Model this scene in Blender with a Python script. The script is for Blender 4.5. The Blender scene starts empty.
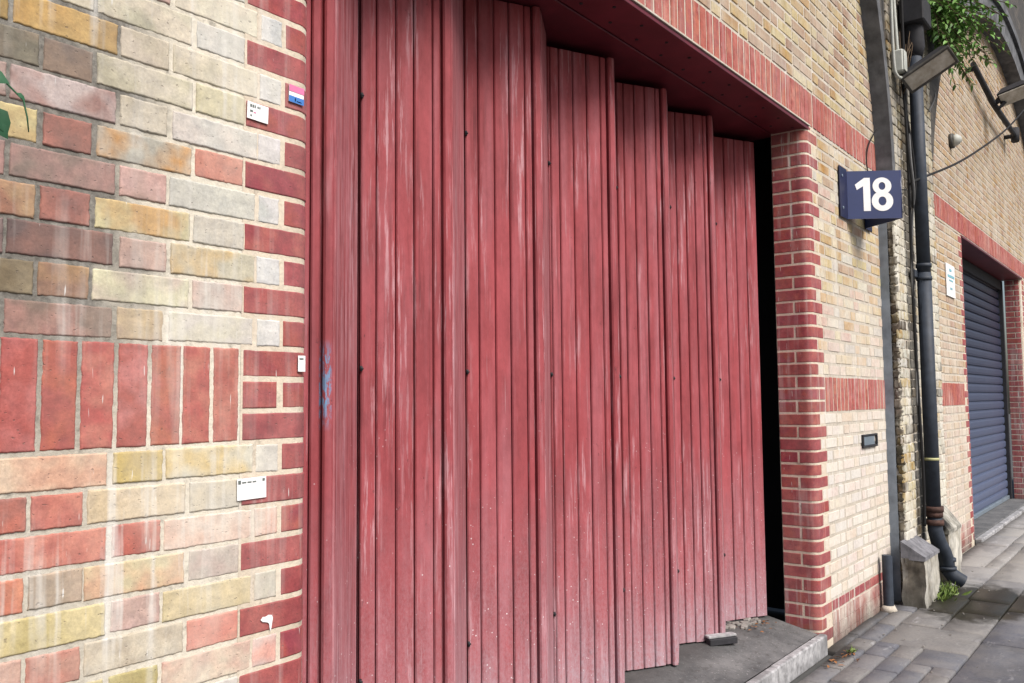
import bpy, math, random
from mathutils import Vector, noise, Matrix
random.seed(11)
R = random.Random(5)
C = bpy.context.scene.collection
rad = math.radians

# ------------------------------------------------------------------ helpers
def lin(c, k=1.0):
    out = []
    for v in c[:3]:
        v = v / 255.0
        v = v / 12.92 if v <= 0.04045 else ((v + 0.055) / 1.055) ** 2.4
        out.append(v * k)
    return tuple(out)
K = 0.62            # photograph brightness -> base colour

def nz(x, y, z):
    return noise.noise(Vector((x, y, z)))

class MB:
    """collects vertices and faces, links them as one mesh object"""
    def __init__(s):
        s.v = []; s.f = []; s.c1 = []; s.c2 = []; s.sm = []; s.mi = []
    def vert(s, p, c1=(1, 1, 1), c2=None):
        s.v.append(tuple(p)); s.c1.append(c1); s.c2.append(c2 or c1)
        return len(s.v) - 1
    def face(s, idx, smooth=False, mi=0):
        s.f.append(tuple(idx)); s.sm.append(smooth); s.mi.append(mi)
    def grid(s, pts, nu, nv, c1=(1, 1, 1), c2=None, smooth=True, flip=False):
        """pts[i][j] list of nu x nv points"""
        b = len(s.v)
        for i in range(nu):
            for j in range(nv):
                s.vert(pts[i][j], c1, c2)
        for i in range(nu - 1):
            for j in range(nv - 1):
                a = b + i * nv + j
                q = (a, a + nv, a + nv + 1, a + 1)
                s.face(q[::-1] if flip else q, smooth)
        return b
    def box(s, x0, x1, y0, y1, z0, z1, bev=0.0, c1=(1, 1, 1), mat=None, mi=0):
        xs, ys, zs = (min(x0, x1), max(x0, x1)), (min(y0, y1), max(y0, y1)), (min(z0, z1), max(z0, z1))
        b = min(bev, 0.49 * min(xs[1]-xs[0], ys[1]-ys[0], zs[1]-zs[0]))
        base = len(s.v)
        if b <= 0:
            for x in xs:
                for y in ys:
                    for z in zs:
                        p = Vector((x, y, z)); s.vert(mat @ p if mat else p, c1)
            for q in ((0,1,3,2),(4,6,7,5),(0,4,5,1),(2,3,7,6),(0,2,6,4),(1,5,7,3)):
                s.face([base + i for i in q], False, mi)
            return
        # bevelled box: 24 verts
        idx = {}
        for ix in (0, 1):
            for iy in (0, 1):
                for iz in (0, 1):
                    P = [xs[ix], ys[iy], zs[iz]]
                    S = [1 if k == 0 else -1 for k in (ix, iy, iz)]
                    for ax in range(3):
                        q = [P[k] + (S[k] * b if k != ax else 0) for k in range(3)]
                        q = Vector(q)
                        idx[(ix, iy, iz, ax)] = s.vert(mat @ q if mat else q, c1)
        def F(l):
            s.face([idx[t] for t in l], False, mi)
        for k in (0, 1):
            F([(k,0,0,0),(k,1,0,0),(k,1,1,0),(k,0,1,0)] if k else [(k,0,0,0),(k,0,1,0),(k,1,1,0),(k,1,0,0)])
            F([(0,k,0,1),(0,k,1,1),(1,k,1,1),(1,k,0,1)] if k else [(0,k,0,1),(1,k,0,1),(1,k,1,1),(0,k,1,1)])
            F([(0,0,k,2),(1,0,k,2),(1,1,k,2),(0,1,k,2)] if k else [(0,0,k,2),(0,1,k,2),(1,1,k,2),(1,0,k,2)])
        for a in (0, 1):
            for c in (0, 1):
                F([(a,c,0,0),(a,c,1,0),(a,c,1,1),(a,c,0,1)])
                F([(a,0,c,0),(a,1,c,0),(a,1,c,2),(a,0,c,2)])
                F([(0,a,c,1),(1,a,c,1),(1,a,c,2),(0,a,c,2)])
        for t in [(x, y, z) for x in (0,1) for y in (0,1) for z in (0,1)]:
            F([t + (0,), t + (1,), t + (2,)])
    def tube(s, pts, r, n=10, cap=True, smooth=True, c1=(1, 1, 1)):
        pts = [Vector(p) for p in pts]
        rs = r if isinstance(r, (list, tuple)) else [r] * len(pts)
        up = Vector((0.13, 0.21, 1)).normalized()
        rings = []; prev = None
        for i, p in enumerate(pts):
            t = (pts[min(i + 1, len(pts) - 1)] - pts[max(i - 1, 0)]).normalized()
            if prev is None:
                a = t.cross(up)
                if a.length < 0.1: a = t.cross(Vector((1, 0.2, 0)))
                a.normalize()
            else:
                a = (prev - t * prev.dot(t)).normalized()
            prev = a; bb = t.cross(a)
            rings.append([s.vert(p + (a * math.cos(2*math.pi*k/n) + bb * math.sin(2*math.pi*k/n)) * rs[i], c1) for k in range(n)])
        for i in range(len(rings) - 1):
            for k in range(n):
                s.face((rings[i][k], rings[i][(k+1) % n], rings[i+1][(k+1) % n], rings[i+1][k]), smooth)
        if cap:
            s.face(rings[0][::-1]); s.face(rings[-1])
    def poly(s, pts, d, mi=0):
        """flat polygon pts (3d list) extruded by vector d"""
        d = Vector(d); n = len(pts)
        a = [s.vert(Vector(p)) for p in pts]; b = [s.vert(Vector(p) + d) for p in pts]
        s.face(a[::-1], False, mi); s.face(b, False, mi)
        for i in range(n):
            s.face((a[i], a[(i+1) % n], b[(i+1) % n], b[i]), False, mi)
    def build(s, name, mat, parent=None, colors=False):
        me = bpy.data.meshes.new(name)
        off = Vector((0, 0, 0))
        if parent is not None:
            q = parent
            while q is not None:
                off += q.location; q = q.parent
        me.from_pydata([tuple(Vector(v) - off) for v in s.v], [], s.f)
        for m in (mat if isinstance(mat, (list, tuple)) else [mat]): me.materials.append(m)
        me.polygons.foreach_set('use_smooth', s.sm)
        me.polygons.foreach_set('material_index', s.mi)
        if colors:
            for nm, src in (('c1', s.c1), ('c2', s.c2)):
                at = me.color_attributes.new(nm, 'FLOAT_COLOR', 'POINT')
                flat = []
                for c in src: flat += [c[0], c[1], c[2], 1.0]
                at.data.foreach_set('color', flat)
        me.update()
        o = bpy.data.objects.new(name, me); C.objects.link(o)
        if parent is not None: o.parent = parent
        return o

def thing(name, label, cat, loc=(0, 0, 0), group=None):
    o = bpy.data.objects.new(name, None); o.empty_display_size = 0.1
    C.objects.link(o); o.location = loc
    o['label'] = label; o['category'] = cat
    if group: o['group'] = group
    return o
def tag(o, label, cat, group=None):
    o['label'] = label; o['category'] = cat
    if group: o['group'] = group
    return o
def struct(o):
    o['kind'] = 'structure'; return o

# ------------------------------------------------------------------ materials
class NT:
    def __init__(s, name):
        s.m = bpy.data.materials.new(name); s.m.use_nodes = True
        s.t = s.m.node_tree; s.t.nodes.clear()
        s.out = s.n('ShaderNodeOutputMaterial'); s.b = s.n('ShaderNodeBsdfPrincipled')
        s.t.links.new(s.b.outputs[0], s.out.inputs[0])
        s.tc = s.n('ShaderNodeTexCoord').outputs['Object']
    def n(s, t, **k):
        o = s.t.nodes.new(t)
        for a, b in k.items(): setattr(o, a, b)
        return o
    def l(s, a, b): s.t.links.new(a, b)
    def mapping(s, scale=(1, 1, 1), loc=(0, 0, 0), src=None):
        m = s.n('ShaderNodeMapping'); s.l(src or s.tc, m.inputs[0])
        m.inputs['Scale'].default_value = scale; m.inputs['Location'].default_value = loc
        return m.outputs[0]
    def noise(s, scale=5, detail=3, rough=0.5, vec=None, dist=0):
        m = s.n('ShaderNodeTexNoise'); s.l(vec or s.tc, m.inputs['Vector'])
        m.inputs['Scale'].default_value = scale; m.inputs['Detail'].default_value = detail
        m.inputs['Roughness'].default_value = rough; m.inputs['Distortion'].default_value = dist
        return m.outputs[0]
    def ramp(s, src, a, b, va=0.0, vb=1.0):
        m = s.n('ShaderNodeMapRange'); s.l(src, m.inputs[0])
        m.inputs[1].default_value = a; m.inputs[2].default_value = b
        m.inputs[3].default_value = va; m.inputs[4].default_value = vb
        return m.outputs[0]
    def mix(s, fac, a, b, blend='MIX'):
        m = s.n('ShaderNodeMix', data_type='RGBA', blend_type=blend)
        for sock, v in ((m.inputs[0], fac), (m.inputs[6], a), (m.inputs[7], b)):
            if isinstance(v, bpy.types.NodeSocket): s.l(v, sock)
            elif isinstance(v, (int, float)): sock.default_value = v
            else: sock.default_value = (v[0], v[1], v[2], 1)
        return m.outputs[2]
    def math(s, op, a, b=0.0):
        m = s.n('ShaderNodeMath', operation=op)
        for sock, v in ((m.inputs[0], a), (m.inputs[1], b)):
            if isinstance(v, bpy.types.NodeSocket): s.l(v, sock)
            else: sock.default_value = v
        return m.outputs[0]
    def sep(s, src=None):
        m = s.n('ShaderNodeSeparateXYZ'); s.l(src or s.tc, m.inputs[0]); return m.outputs
    def attr(s, name):
        m = s.n('ShaderNodeAttribute'); m.attribute_name = name; return m.outputs['Color']
    def gpos(s):
        return s.n('ShaderNodeNewGeometry').outputs['Position']
    def fin(s, col, rough=0.8, bump=None, bs=0.3, bd=0.002, metal=0.0, spec=0.5):
        if isinstance(col, bpy.types.NodeSocket): s.l(col, s.b.inputs['Base Color'])
        else: s.b.inputs['Base Color'].default_value = (*col[:3], 1)
        if isinstance(rough, bpy.types.NodeSocket): s.l(rough, s.b.inputs['Roughness'])
        else: s.b.inputs['Roughness'].default_value = rough
        s.b.inputs['Metallic'].default_value = metal
        s.b.inputs['Specular IOR Level'].default_value = spec
        if bump is not None:
            m = s.n('ShaderNodeBump'); s.l(bump, m.inputs['Height'])
            m.inputs['Strength'].default_value = bs; m.inputs['Distance'].default_value = bd
            s.l(m.outputs[0], s.b.inputs['Normal'])
        return s.m

def mat_simple(name, col, rough=0.6, var=0.15, scale=20, metal=0.0, bs=0.15, spec=0.4):
    s = NT(name)
    n1 = s.noise(scale, 4, 0.6); n2 = s.noise(scale * 0.2, 3, 0.5)
    c = s.mix(s.ramp(n1, 0.3, 0.7), tuple(v * (1 - var) for v in col), tuple(min(1, v * (1 + var)) for v in col))
    c = s.mix(s.ramp(n2, 0.45, 0.75, 0, var * 2), c, tuple(v * 0.5 for v in col))
    return s.fin(c, rough, n1, bs, 0.001, metal, spec)

def mat_brick(name, streak=0.5, wash=0.0, shade_top=0.0, soot=0.0, fleck=1.0, blotch=9.0, pipe=False, bright_low=0.0, grime=0.0):
    s = NT(name); G = s.gpos(); X, Y, Z = s.sep(G)
    c1, c2 = s.attr('c1'), s.attr('c2')
    m = s.ramp(s.noise(blotch, 2, 0.5, vec=G), 0.42, 0.60)
    col = s.mix(m, c1, c2)
    fine = s.noise(160, 3, 0.7, vec=G)
    mid = s.noise(38, 4, 0.65, vec=G)
    col = s.mix(s.ramp(fine, 0.3, 0.7, 0.0, 0.35), col, (0.5, 0.5, 0.5), 'OVERLAY') if False else col
    col = s.mix(1.0, col, s.mix(s.ramp(mid, 0.3, 0.7), (0.82, 0.82, 0.84), (1.22, 1.20, 1.16)), 'MULTIPLY')
    col = s.mix(1.0, col, s.mix(s.ramp(fine, 0.35, 0.65), (0.88, 0.87, 0.86), (1.08, 1.08, 1.08)), 'MULTIPLY')
    # pits
    pit = s.ramp(s.noise(90, 2, 0.5, vec=s.mapping((1, 1, 1.3), (3, 1, 7), G)), 0.66, 0.72)
    col = s.mix(s.math('MULTIPLY', pit, 0.45), col, (0.10, 0.08, 0.07))
    # pale vertical run-off
    sv = s.mapping((26, 26, 1.6), (0, 0, 0), G)
    st = s.math('MULTIPLY', s.ramp(s.noise(1.0, 3, 0.6, vec=sv), 0.50, 0.68), s.ramp(s.noise(2.3, 2, 0.5, vec=G), 0.40, 0.60))
    col = s.mix(s.math('MULTIPLY', st, streak), col, lin((232, 230, 224), 0.72))
    # thin bright dribbles and flecks
    dv = s.mapping((150, 150, 14), (1, 5, 2), G)
    dr = s.ramp(s.noise(1.0, 1, 0.4, vec=dv), 0.755, 0.79)
    col = s.mix(s.math('MULTIPLY', dr, 0.75 * fleck), col, (0.62, 0.62, 0.60))
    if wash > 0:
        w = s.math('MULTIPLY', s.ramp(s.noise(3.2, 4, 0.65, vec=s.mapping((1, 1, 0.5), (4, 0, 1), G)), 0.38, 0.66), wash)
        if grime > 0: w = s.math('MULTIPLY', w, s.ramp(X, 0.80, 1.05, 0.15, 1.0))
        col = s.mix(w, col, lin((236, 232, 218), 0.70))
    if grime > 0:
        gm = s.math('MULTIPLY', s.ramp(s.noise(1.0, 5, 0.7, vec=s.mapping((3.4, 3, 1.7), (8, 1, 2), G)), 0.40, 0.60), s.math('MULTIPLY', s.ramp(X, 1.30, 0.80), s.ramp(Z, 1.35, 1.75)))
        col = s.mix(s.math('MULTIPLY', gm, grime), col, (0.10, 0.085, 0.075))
    if shade_top > 0:  # darker with height: dim light on the upper wall painted into the colour
        d = s.math('MULTIPLY', s.ramp(Z, 2.6, 4.4), shade_top)
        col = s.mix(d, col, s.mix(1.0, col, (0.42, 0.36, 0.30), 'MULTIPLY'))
    if soot > 0:
        d = s.math('MULTIPLY', s.ramp(s.noise(5, 5, 0.7, vec=s.mapping((2.2, 1, 0.7), (9, 0, 3), G)), 0.40, 0.62), soot)
        col = s.mix(d, col, (0.035, 0.032, 0.03))
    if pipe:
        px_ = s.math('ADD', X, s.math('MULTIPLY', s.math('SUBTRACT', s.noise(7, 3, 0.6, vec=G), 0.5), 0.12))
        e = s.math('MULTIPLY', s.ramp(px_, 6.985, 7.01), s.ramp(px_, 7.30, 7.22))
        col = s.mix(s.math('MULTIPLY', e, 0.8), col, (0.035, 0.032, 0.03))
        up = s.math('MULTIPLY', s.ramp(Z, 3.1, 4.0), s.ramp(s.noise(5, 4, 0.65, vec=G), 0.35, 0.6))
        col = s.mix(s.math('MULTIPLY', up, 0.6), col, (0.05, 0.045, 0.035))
    if bright_low > 0:  # lower wall paled towards white: overexposed light painted into the brick colour
        w = s.math('MULTIPLY', s.ramp(Z, 2.3, 1.1, 0.0, bright_low), s.ramp(mid, 0.25, 0.6, 0.55, 1.0))
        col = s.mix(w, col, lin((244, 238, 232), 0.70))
    # darkening by damp right above the ground
    g = s.ramp(s.math('ADD', Z, s.math('MULTIPLY', mid, -0.25)), 0.02, -0.12)
    col = s.mix(s.math('MULTIPLY', g, 0.6), col, (0.06, 0.06, 0.05))
    h = s.math('ADD', s.math('MULTIPLY', fine, 0.4), s.math('MULTIPLY', mid, 0.9))
    h = s.math('SUBTRACT', h, s.math('MULTIPLY', pit, 0.8))
    return s.fin(col, 0.88, h, 0.55, 0.0025, 0, 0.25)

def mat_mortar(name, c_light, c_dark, split=None):
    s = NT(name); G = s.gpos(); X, Y, Z = s.sep(G)
    n1 = s.noise(70, 4, 0.7, vec=G); n2 = s.noise(6, 3, 0.6, vec=G)
    col = s.mix(s.ramp(n1, 0.3, 0.7), tuple(v * 0.78 for v in c_light), c_light)
    if split is not None:
        # old grey pointing gives way to new cream pointing
        e = s.math('ADD', X, s.math('MULTIPLY', s.math('SUBTRACT', n2, 0.5), 0.5))
        f = s.ramp(e, split + 0.10, split - 0.10)
        hz = s.ramp(Z, 1.30, 1.65, 0.35, 1.0)
        dk = s.mix(s.ramp(n1, 0.3, 0.65), tuple(v * 0.45 for v in c_dark), c_dark)
        col = s.mix(s.math('MULTIPLY', f, hz), col, dk)
    else:
        col = s.mix(s.ramp(n2, 0.45, 0.7, 0, 0.8), col, c_dark)
    sv = s.mapping((26, 26, 1.6), (0, 0, 0), G)
    st = s.math('MULTIPLY', s.ramp(s.noise(1.0, 3, 0.6, vec=sv), 0.50, 0.68), s.ramp(s.noise(2.3, 2, 0.5, vec=G), 0.40, 0.60))
    col = s.mix(s.math('MULTIPLY', st, 0.7), col, lin((238, 236, 230), 0.7))
    dk2 = s.ramp(s.noise(22, 4, 0.7, vec=G), 0.58, 0.70, 0, 0.5)
    col = s.mix(dk2, col, tuple(v * 0.35 for v in c_dark))
    return s.fin(col, 0.95, n1, 0.7, 0.004, 0, 0.15)

def mat_paint(name, base, weather=0.35, grain=0.0, dusty=0.8):
    """old red gloss on boards: chalky vertical scuffs, dusty splashes near the ground"""
    s = NT(name); G = s.gpos(); X, Y, Z = s.sep(G)
    n = s.noise(3.0, 4, 0.6, vec=s.mapping((3, 3, 0.8), (0, 0, 0), G))
    col = s.mix(s.ramp(n, 0.3, 0.7), tuple(v * 0.80 for v in base), tuple(v * 1.18 for v in base))
    mtt = s.noise(26, 5, 0.75, vec=s.mapping((1, 1, .5), (6, 2, 8), G))
    # chalky vertical scuffs
    a = s.noise(1.0, 7, 0.72, vec=s.mapping((60, 60, 3.0), (2, 0, 5), G))
    b = s.noise(1.0, 2, 0.5, vec=s.mapping((9, 9, 1.3), (7, 3, 1), G))
    sc = s.math('MULTIPLY', s.ramp(a, 0.52, 0.60), s.ramp(b, 0.50, 0.62))
    col = s.mix(s.math('MULTIPLY', sc, min(1, weather * 1.5)), col, lin((228, 184, 192), 0.62))
    haze = s.noise(1.0, 3, 0.5, vec=s.mapping((22, 22, 1.2), (12, 3, 5), G))
    col = s.mix(s.ramp(haze, 0.45, 0.75, 0, 0.45), col, lin((206, 136, 146), 0.62))
    fl = s.math('MULTIPLY', s.ramp(s.noise(34, 5, 0.8, vec=s.mapping((1, 1, .45), (2, 8, 1), G)), 0.64, 0.67), s.ramp(s.noise(4, 3, 0.6, vec=G), .50, .58))
    col = s.mix(s.math('MULTIPLY', fl, 0.75), col, lin((120, 70, 74), 0.45))
    bx = s.math('MULTIPLY', s.ramp(X, 1.698, 1.703), s.ramp(X, 1.728, 1.718))
    bz = s.math('MULTIPLY', s.ramp(Z, 1.38, 1.46), s.ramp(Z, 1.66, 1.60))
    bl = s.math('MULTIPLY', s.math('MULTIPLY', bx, bz), s.ramp(s.noise(90, 4, .8, vec=s.mapping((1, 1, .3), (0, 0, 0), G)), .46, .54))
    col = s.mix(bl, col, lin((130, 170, 210), 0.6))
    # hairline scratches
    h = s.ramp(s.noise(1.0, 2, 0.5, vec=s.mapping((190, 190, 3.0), (1, 1, 1), G)), 0.69, 0.74)
    col = s.mix(s.math('MULTIPLY', h, 0.45 + grain * 0.4), col, lin((222, 190, 196), 0.6))
    if grain > 0:
        gr = s.noise(1.0, 5, 0.8, vec=s.mapping((75, 75, 1.6), (3, 9, 2), G))
        col = s.mix(s.ramp(gr, 0.46, 0.60, 0, grain), col, lin((208, 150, 156), 0.6))
        col = s.mix(s.ramp(gr, 0.43, 0.34, 0, grain), col, lin((84, 46, 56), 0.5))
    dsn = s.noise(1.0, 5, 0.7, vec=s.mapping((38, 38, 0.9), (15, 7, 3), G))
    dsl = s.math('MULTIPLY', s.ramp(dsn, 0.54, 0.66), s.ramp(s.noise(1.7, 3, 0.6, vec=s.mapping((1, 1, 1), (31, 2, 4), G)), 0.44, 0.62))
    col = s.mix(s.math('MULTIPLY', dsl, 0.5), col, lin((86, 44, 50), 0.5))
    col = s.mix(1.0, col, s.mix(s.ramp(mtt, 0.3, 0.7), (0.84, 0.82, 0.82), (1.12, 1.12, 1.12)), 'MULTIPLY')
    # grime
    d = s.ramp(s.noise(1.0, 4, 0.6, vec=s.mapping((5, 5, 1.6), (5, 5, 9), G)), 0.56, 0.80, 0, 0.45)
    col = s.mix(d, col, tuple(v * 0.45 for v in base))
    # dust and splashes towards the floor
    dust = s.ramp(s.math('ADD', Z, s.math('MULTIPLY', n, 0.6)), 1.5, 0.40, 0, dusty)
    dn = s.noise(120, 5, 0.85, vec=s.mapping((1, 1, .6), (0, 0, 0), G))
    col = s.mix(s.math('MULTIPLY', dust, s.ramp(dn, 0.30, 0.80)), col, lin((218, 186, 196), 0.62))
    sp = s.n('ShaderNodeTexVoronoi'); s.l(G, sp.inputs['Vector']); sp.inputs['Scale'].default_value = 46
    spf = s.math('MULTIPLY', s.ramp(s.math('ADD', sp.outputs['Distance'], s.math('MULTIPLY', dn, 0.25)), 0.27, 0.20), s.ramp(s.noise(14, 2, 0.5, vec=G), 0.52, 0.60))
    col = s.mix(s.math('MULTIPLY', spf, s.ramp(Z, 1.5, 0.7)), col, (0.66, 0.60, 0.62))
    foot = s.math('MULTIPLY', s.ramp(s.math('ADD', Z, s.math('MULTIPLY', dsn, 0.9)), 0.98, 0.56), s.ramp(s.noise(60, 5, 0.85, vec=s.mapping((1, 1, .7), (3, 3, 3), G)), 0.38, 0.60, 0.1, 0.75))
    col = s.mix(foot, col, lin((206, 190, 200), 0.58))
    ht = s.math('ADD', s.math('MULTIPLY', a, 0.6), s.math('MULTIPLY', dn, 0.4))
    return s.fin(col, 0.68, ht, 0.5, 0.002, 0, 0.2)

RED = lin((177, 85, 91), K)
M = {}
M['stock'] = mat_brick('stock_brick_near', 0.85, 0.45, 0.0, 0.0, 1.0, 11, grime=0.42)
M['stock_far'] = mat_brick('stock_brick_right', 0.35, 0.55, 0.3, 0.10, 0.6, 9, bright_low=0.62)
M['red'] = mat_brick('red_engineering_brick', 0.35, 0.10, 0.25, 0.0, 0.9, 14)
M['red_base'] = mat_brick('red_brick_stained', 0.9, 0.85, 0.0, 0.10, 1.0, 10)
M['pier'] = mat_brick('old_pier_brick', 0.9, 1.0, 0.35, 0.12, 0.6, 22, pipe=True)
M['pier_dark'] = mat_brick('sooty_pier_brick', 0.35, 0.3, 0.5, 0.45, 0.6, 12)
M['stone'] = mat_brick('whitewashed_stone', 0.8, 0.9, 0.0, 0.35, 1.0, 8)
M['mortar_near'] = mat_mortar('mortar_near', lin((244, 236, 218), .68), lin((158, 154, 146), K), .95)
M['mortar_cream'] = mat_mortar('mortar_cream', lin((248, 234, 212), .66), lin((216, 200, 180), K))
M['mortar_far'] = mat_mortar('mortar_right', lin((236, 226, 210), K), lin((200, 190, 174), K))
M['mortar_dark'] = mat_mortar('mortar_dark', lin((120, 112, 100), K), lin((60, 56, 50), K))
M['door'] = mat_paint('red_door_paint', RED, 0.42, 0.0, 0.85)
M['door_worn'] = mat_paint('worn_door_paint', lin((172, 86, 91), K), 0.6, 0.7, 1.0)
M['door_dark'] = mat_simple('door_gap', (0.02, 0.008, 0.01), 0.9)
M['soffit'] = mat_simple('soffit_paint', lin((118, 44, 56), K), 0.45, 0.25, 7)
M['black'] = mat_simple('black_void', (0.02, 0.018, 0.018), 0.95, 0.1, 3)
M['sign_blue'] = mat_simple('blue_enamel', lin((44, 62, 122), 0.5), 0.28, 0.10, 9, 0, 0.05, 0.6)
M['sign_dark'] = mat_simple('sign_back', lin((26, 32, 66), 0.8), 0.45, 0.2, 12)
M['white'] = mat_simple('white_paint', (0.74, 0.74, 0.74), 0.5, 0.06, 20)
M['pipe'] = mat_simple('black_iron_pipe', lin((56, 64, 76), 0.75), 0.62, 0.3, 16, 0, 0.25)
M['rust'] = mat_simple('rusty_iron', lin((88, 62, 54), 0.7), 0.8, 0.5, 30, 0, 0.6)
M['rubber'] = mat_simple('black_cable', (0.006, 0.006, 0.007), 0.85, 0.2, 30)
M['cablegrey'] = mat_simple('grey_cable', (0.10, 0.10, 0.10), 0.6, 0.2, 30)
M['render'] = mat_simple('cement_render', lin((150, 160, 172), K), 0.9, 0.30, 9, 0, 0.6)
M['slate'] = mat_simple('cement_cap', lin((140, 140, 146), K), 0.9, 0.45, 22, 0, 0.9)
M['steel'] = mat_simple('zinc_plate', lin((150, 165, 178), 0.8), 0.4, 0.15, 20, 0.5)
M['dark_metal'] = mat_simple('dark_metal', (0.022, 0.022, 0.026), 0.8, 0.3, 20)
M['lamp_body'] = mat_simple('lamp_body', lin((86, 84, 80), 0.7), 0.6, 0.4, 18)
M['plastic'] = mat_simple('off_white_plastic', lin((205, 208, 200), 0.7), 0.5, 0.12, 20)
M['kerb'] = mat_simple('pale_kerb', lin((186, 186, 188), 0.6), 0.95, 0.5, 22, 0, 0.9)
M['yellow'] = mat_simple('pale_tape', lin((205, 205, 150), 0.7), 0.6)

def mat_glass():
    s = NT('lamp_glass')
    n = s.noise(14, 4, 0.6)
    c = s.mix(s.ramp(n, 0.3, 0.7), lin((176, 168, 150), 0.7), lin((214, 210, 200), 0.8))
    return s.fin(c, 0.25, n, 0.1, 0.001, 0, 0.6)
M['glass'] = mat_glass()

def mat_shutter():
    s = NT('shutter_slats'); G = s.gpos(); X, Y, Z = s.sep(G)
    n = s.noise(9, 4, 0.7, vec=s.mapping((1, 1, 0.35), (0, 0, 0), G))
    c = s.mix(s.ramp(n, 0.3, 0.7), lin((36, 42, 66), 0.45), lin((52, 60, 90), 0.45))
    lo = s.ramp(s.math('ADD', Z, s.math('MULTIPLY', n, 0.9)), 3.0, 0.9)
    c = s.mix(lo, c, lin((116, 130, 166), 0.45))
    return s.fin(c, 0.45, n, 0.1, 0.002, 0.1)
M['shutter'] = mat_shutter()

def mat_paving():
    s = NT('york_stone'); G = s.gpos(); X, Y, Z = s.sep(G)
    c1 = s.attr('c1')
    n1 = s.noise(60, 5, 0.7, vec=G); n2 = s.noise(4.5, 4, 0.6, vec=G)
    c = s.mix(1.0, c1, s.mix(s.ramp(n1, 0.3, 0.7), (0.80, 0.80, 0.82), (1.12, 1.12, 1.10)), 'MULTIPLY')
    c = s.mix(s.ramp(n2, 0.40, 0.70, 0, 0.45), c, lin((176, 172, 166), 0.55))
    c = s.mix(s.ramp(X, 6.3, 8.5, 0, 0.55), c, lin((206, 202, 196), 0.55))
    # whitish scuffs
    n3 = s.noise(1.0, 5, 0.7, vec=s.mapping((3.0, 9.0, 1), (2, 2, 0), G))
    c = s.mix(s.ramp(n3, 0.60, 0.72, 0, 0.5), c, (0.46, 0.46, 0.47))
    # damp green stain under the rainwater shoe
    dx = s.math('MULTIPLY', s.math('SUBTRACT', X, 6.98), 1.0); dy = s.math('MULTIPLY', s.math('ADD', Y, 0.50), 1.7)
    r = s.math('SQRT', s.math('ADD', s.math('MULTIPLY', dx, dx), s.math('MULTIPLY', dy, dy)))
    r = s.math('ADD', r, s.math('MULTIPLY', s.math('SUBTRACT', s.noise(9, 4, 0.6, vec=G), 0.5), 0.55))
    wet = s.ramp(r, 0.72, 0.52)
    c = s.mix(s.math('MULTIPLY', wet, 0.93), c, lin((84, 78, 50), 0.17))
    # second dark stain at the foot of the door jamb
    dx = s.math('MULTIPLY', s.math('SUBTRACT', X, 5.12), 2.4); dy = s.math('MULTIPLY', s.math('ADD', Y, 0.08), 6.5)
    r = s.math('SQRT', s.math('ADD', s.math('MULTIPLY', dx, dx), s.math('MULTIPLY', dy, dy)))
    r = s.math('ADD', r, s.math('MULTIPLY', s.math('SUBTRACT', s.noise(14, 4, 0.6, vec=G), 0.5), 0.8))
    c = s.mix(s.ramp(r, 0.75, 0.45, 0, 0.8), c, lin((50, 44, 38), 0.5))
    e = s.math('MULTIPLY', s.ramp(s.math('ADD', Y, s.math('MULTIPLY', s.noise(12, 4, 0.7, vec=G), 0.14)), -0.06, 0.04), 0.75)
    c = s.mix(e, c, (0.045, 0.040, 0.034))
    sp2 = s.ramp(s.noise(28, 5, 0.8, vec=G), 0.60, 0.66, 0, 0.55)
    c = s.mix(sp2, c, (0.07, 0.066, 0.06))
    dp_ = s.ramp(s.noise(1.0, 4, 0.6, vec=s.mapping((1.3, 2.6, 1), (5, 9, 0), G)), 0.50, 0.58, 0, 0.45)
    c = s.mix(dp_, c, s.mix(1.0, c, (0.5, 0.5, 0.52), 'MULTIPLY'))
    rough = s.ramp(wet, 0, 1, 0.85, 0.45)
    return s.fin(c, rough, s.math('ADD', n1, n2), 0.5, 0.004, 0, 0.3)
M['paving'] = mat_paving()

def mat_ground():
    s = NT('ground_sheet')
    n = s.noise(3, 5, 0.7); n2 = s.noise(60, 3, 0.6)
    c = s.mix(n, (0.045, 0.045, 0.045), (0.085, 0.085, 0.08))
    return s.fin(c, 0.9, n2, 0.4, 0.004)
M['ground'] = mat_ground()
def mat_concrete():
    s = NT('threshold_concrete'); G = s.gpos()
    n = s.noise(5, 5, 0.7, vec=G); n2 = s.noise(70, 4, 0.7, vec=G)
    c = s.mix(s.ramp(n, 0.3, 0.7), lin((92, 94, 96), 0.5), lin((150, 150, 150), 0.5))
    c = s.mix(s.ramp(n2, 0.62, 0.7, 0, 0.5), c, (0.5, 0.5, 0.5))
    c = s.mix(s.ramp(s.noise(26, 5, 0.8, vec=G), 0.54, 0.64, 0, 0.6), c, (0.04, 0.038, 0.034))
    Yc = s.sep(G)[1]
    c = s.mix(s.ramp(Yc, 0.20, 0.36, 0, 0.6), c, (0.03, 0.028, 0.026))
    return s.fin(c, 0.85, n2, 0.4, 0.003)
M['concrete'] = mat_concrete()
def mat_leaf(name, a, b):
    s = NT(name)
    n = s.noise(11, 3, 0.6)
    c = s.mix(s.ramp(n, 0.35, 0.65), a, b)
    s.b.inputs['Transmission Weight'].default_value = 0.0
    s.b.inputs['Subsurface Weight'].default_value = 0.0
    return s.fin(c, 0.5, n, 0.1, 0.001, 0, 0.4)
M['leaf_dark'] = mat_leaf('ivy_leaf', (0.012, 0.05, 0.02), (0.03, 0.11, 0.05))
M['leaf_fresh'] = mat_leaf('fresh_leaf', (0.04, 0.12, 0.02), (0.19, 0.36, 0.08))
M['leaf_weed'] = mat_leaf('weed_leaf', (0.06, 0.11, 0.02), (0.16, 0.22, 0.05))
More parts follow.
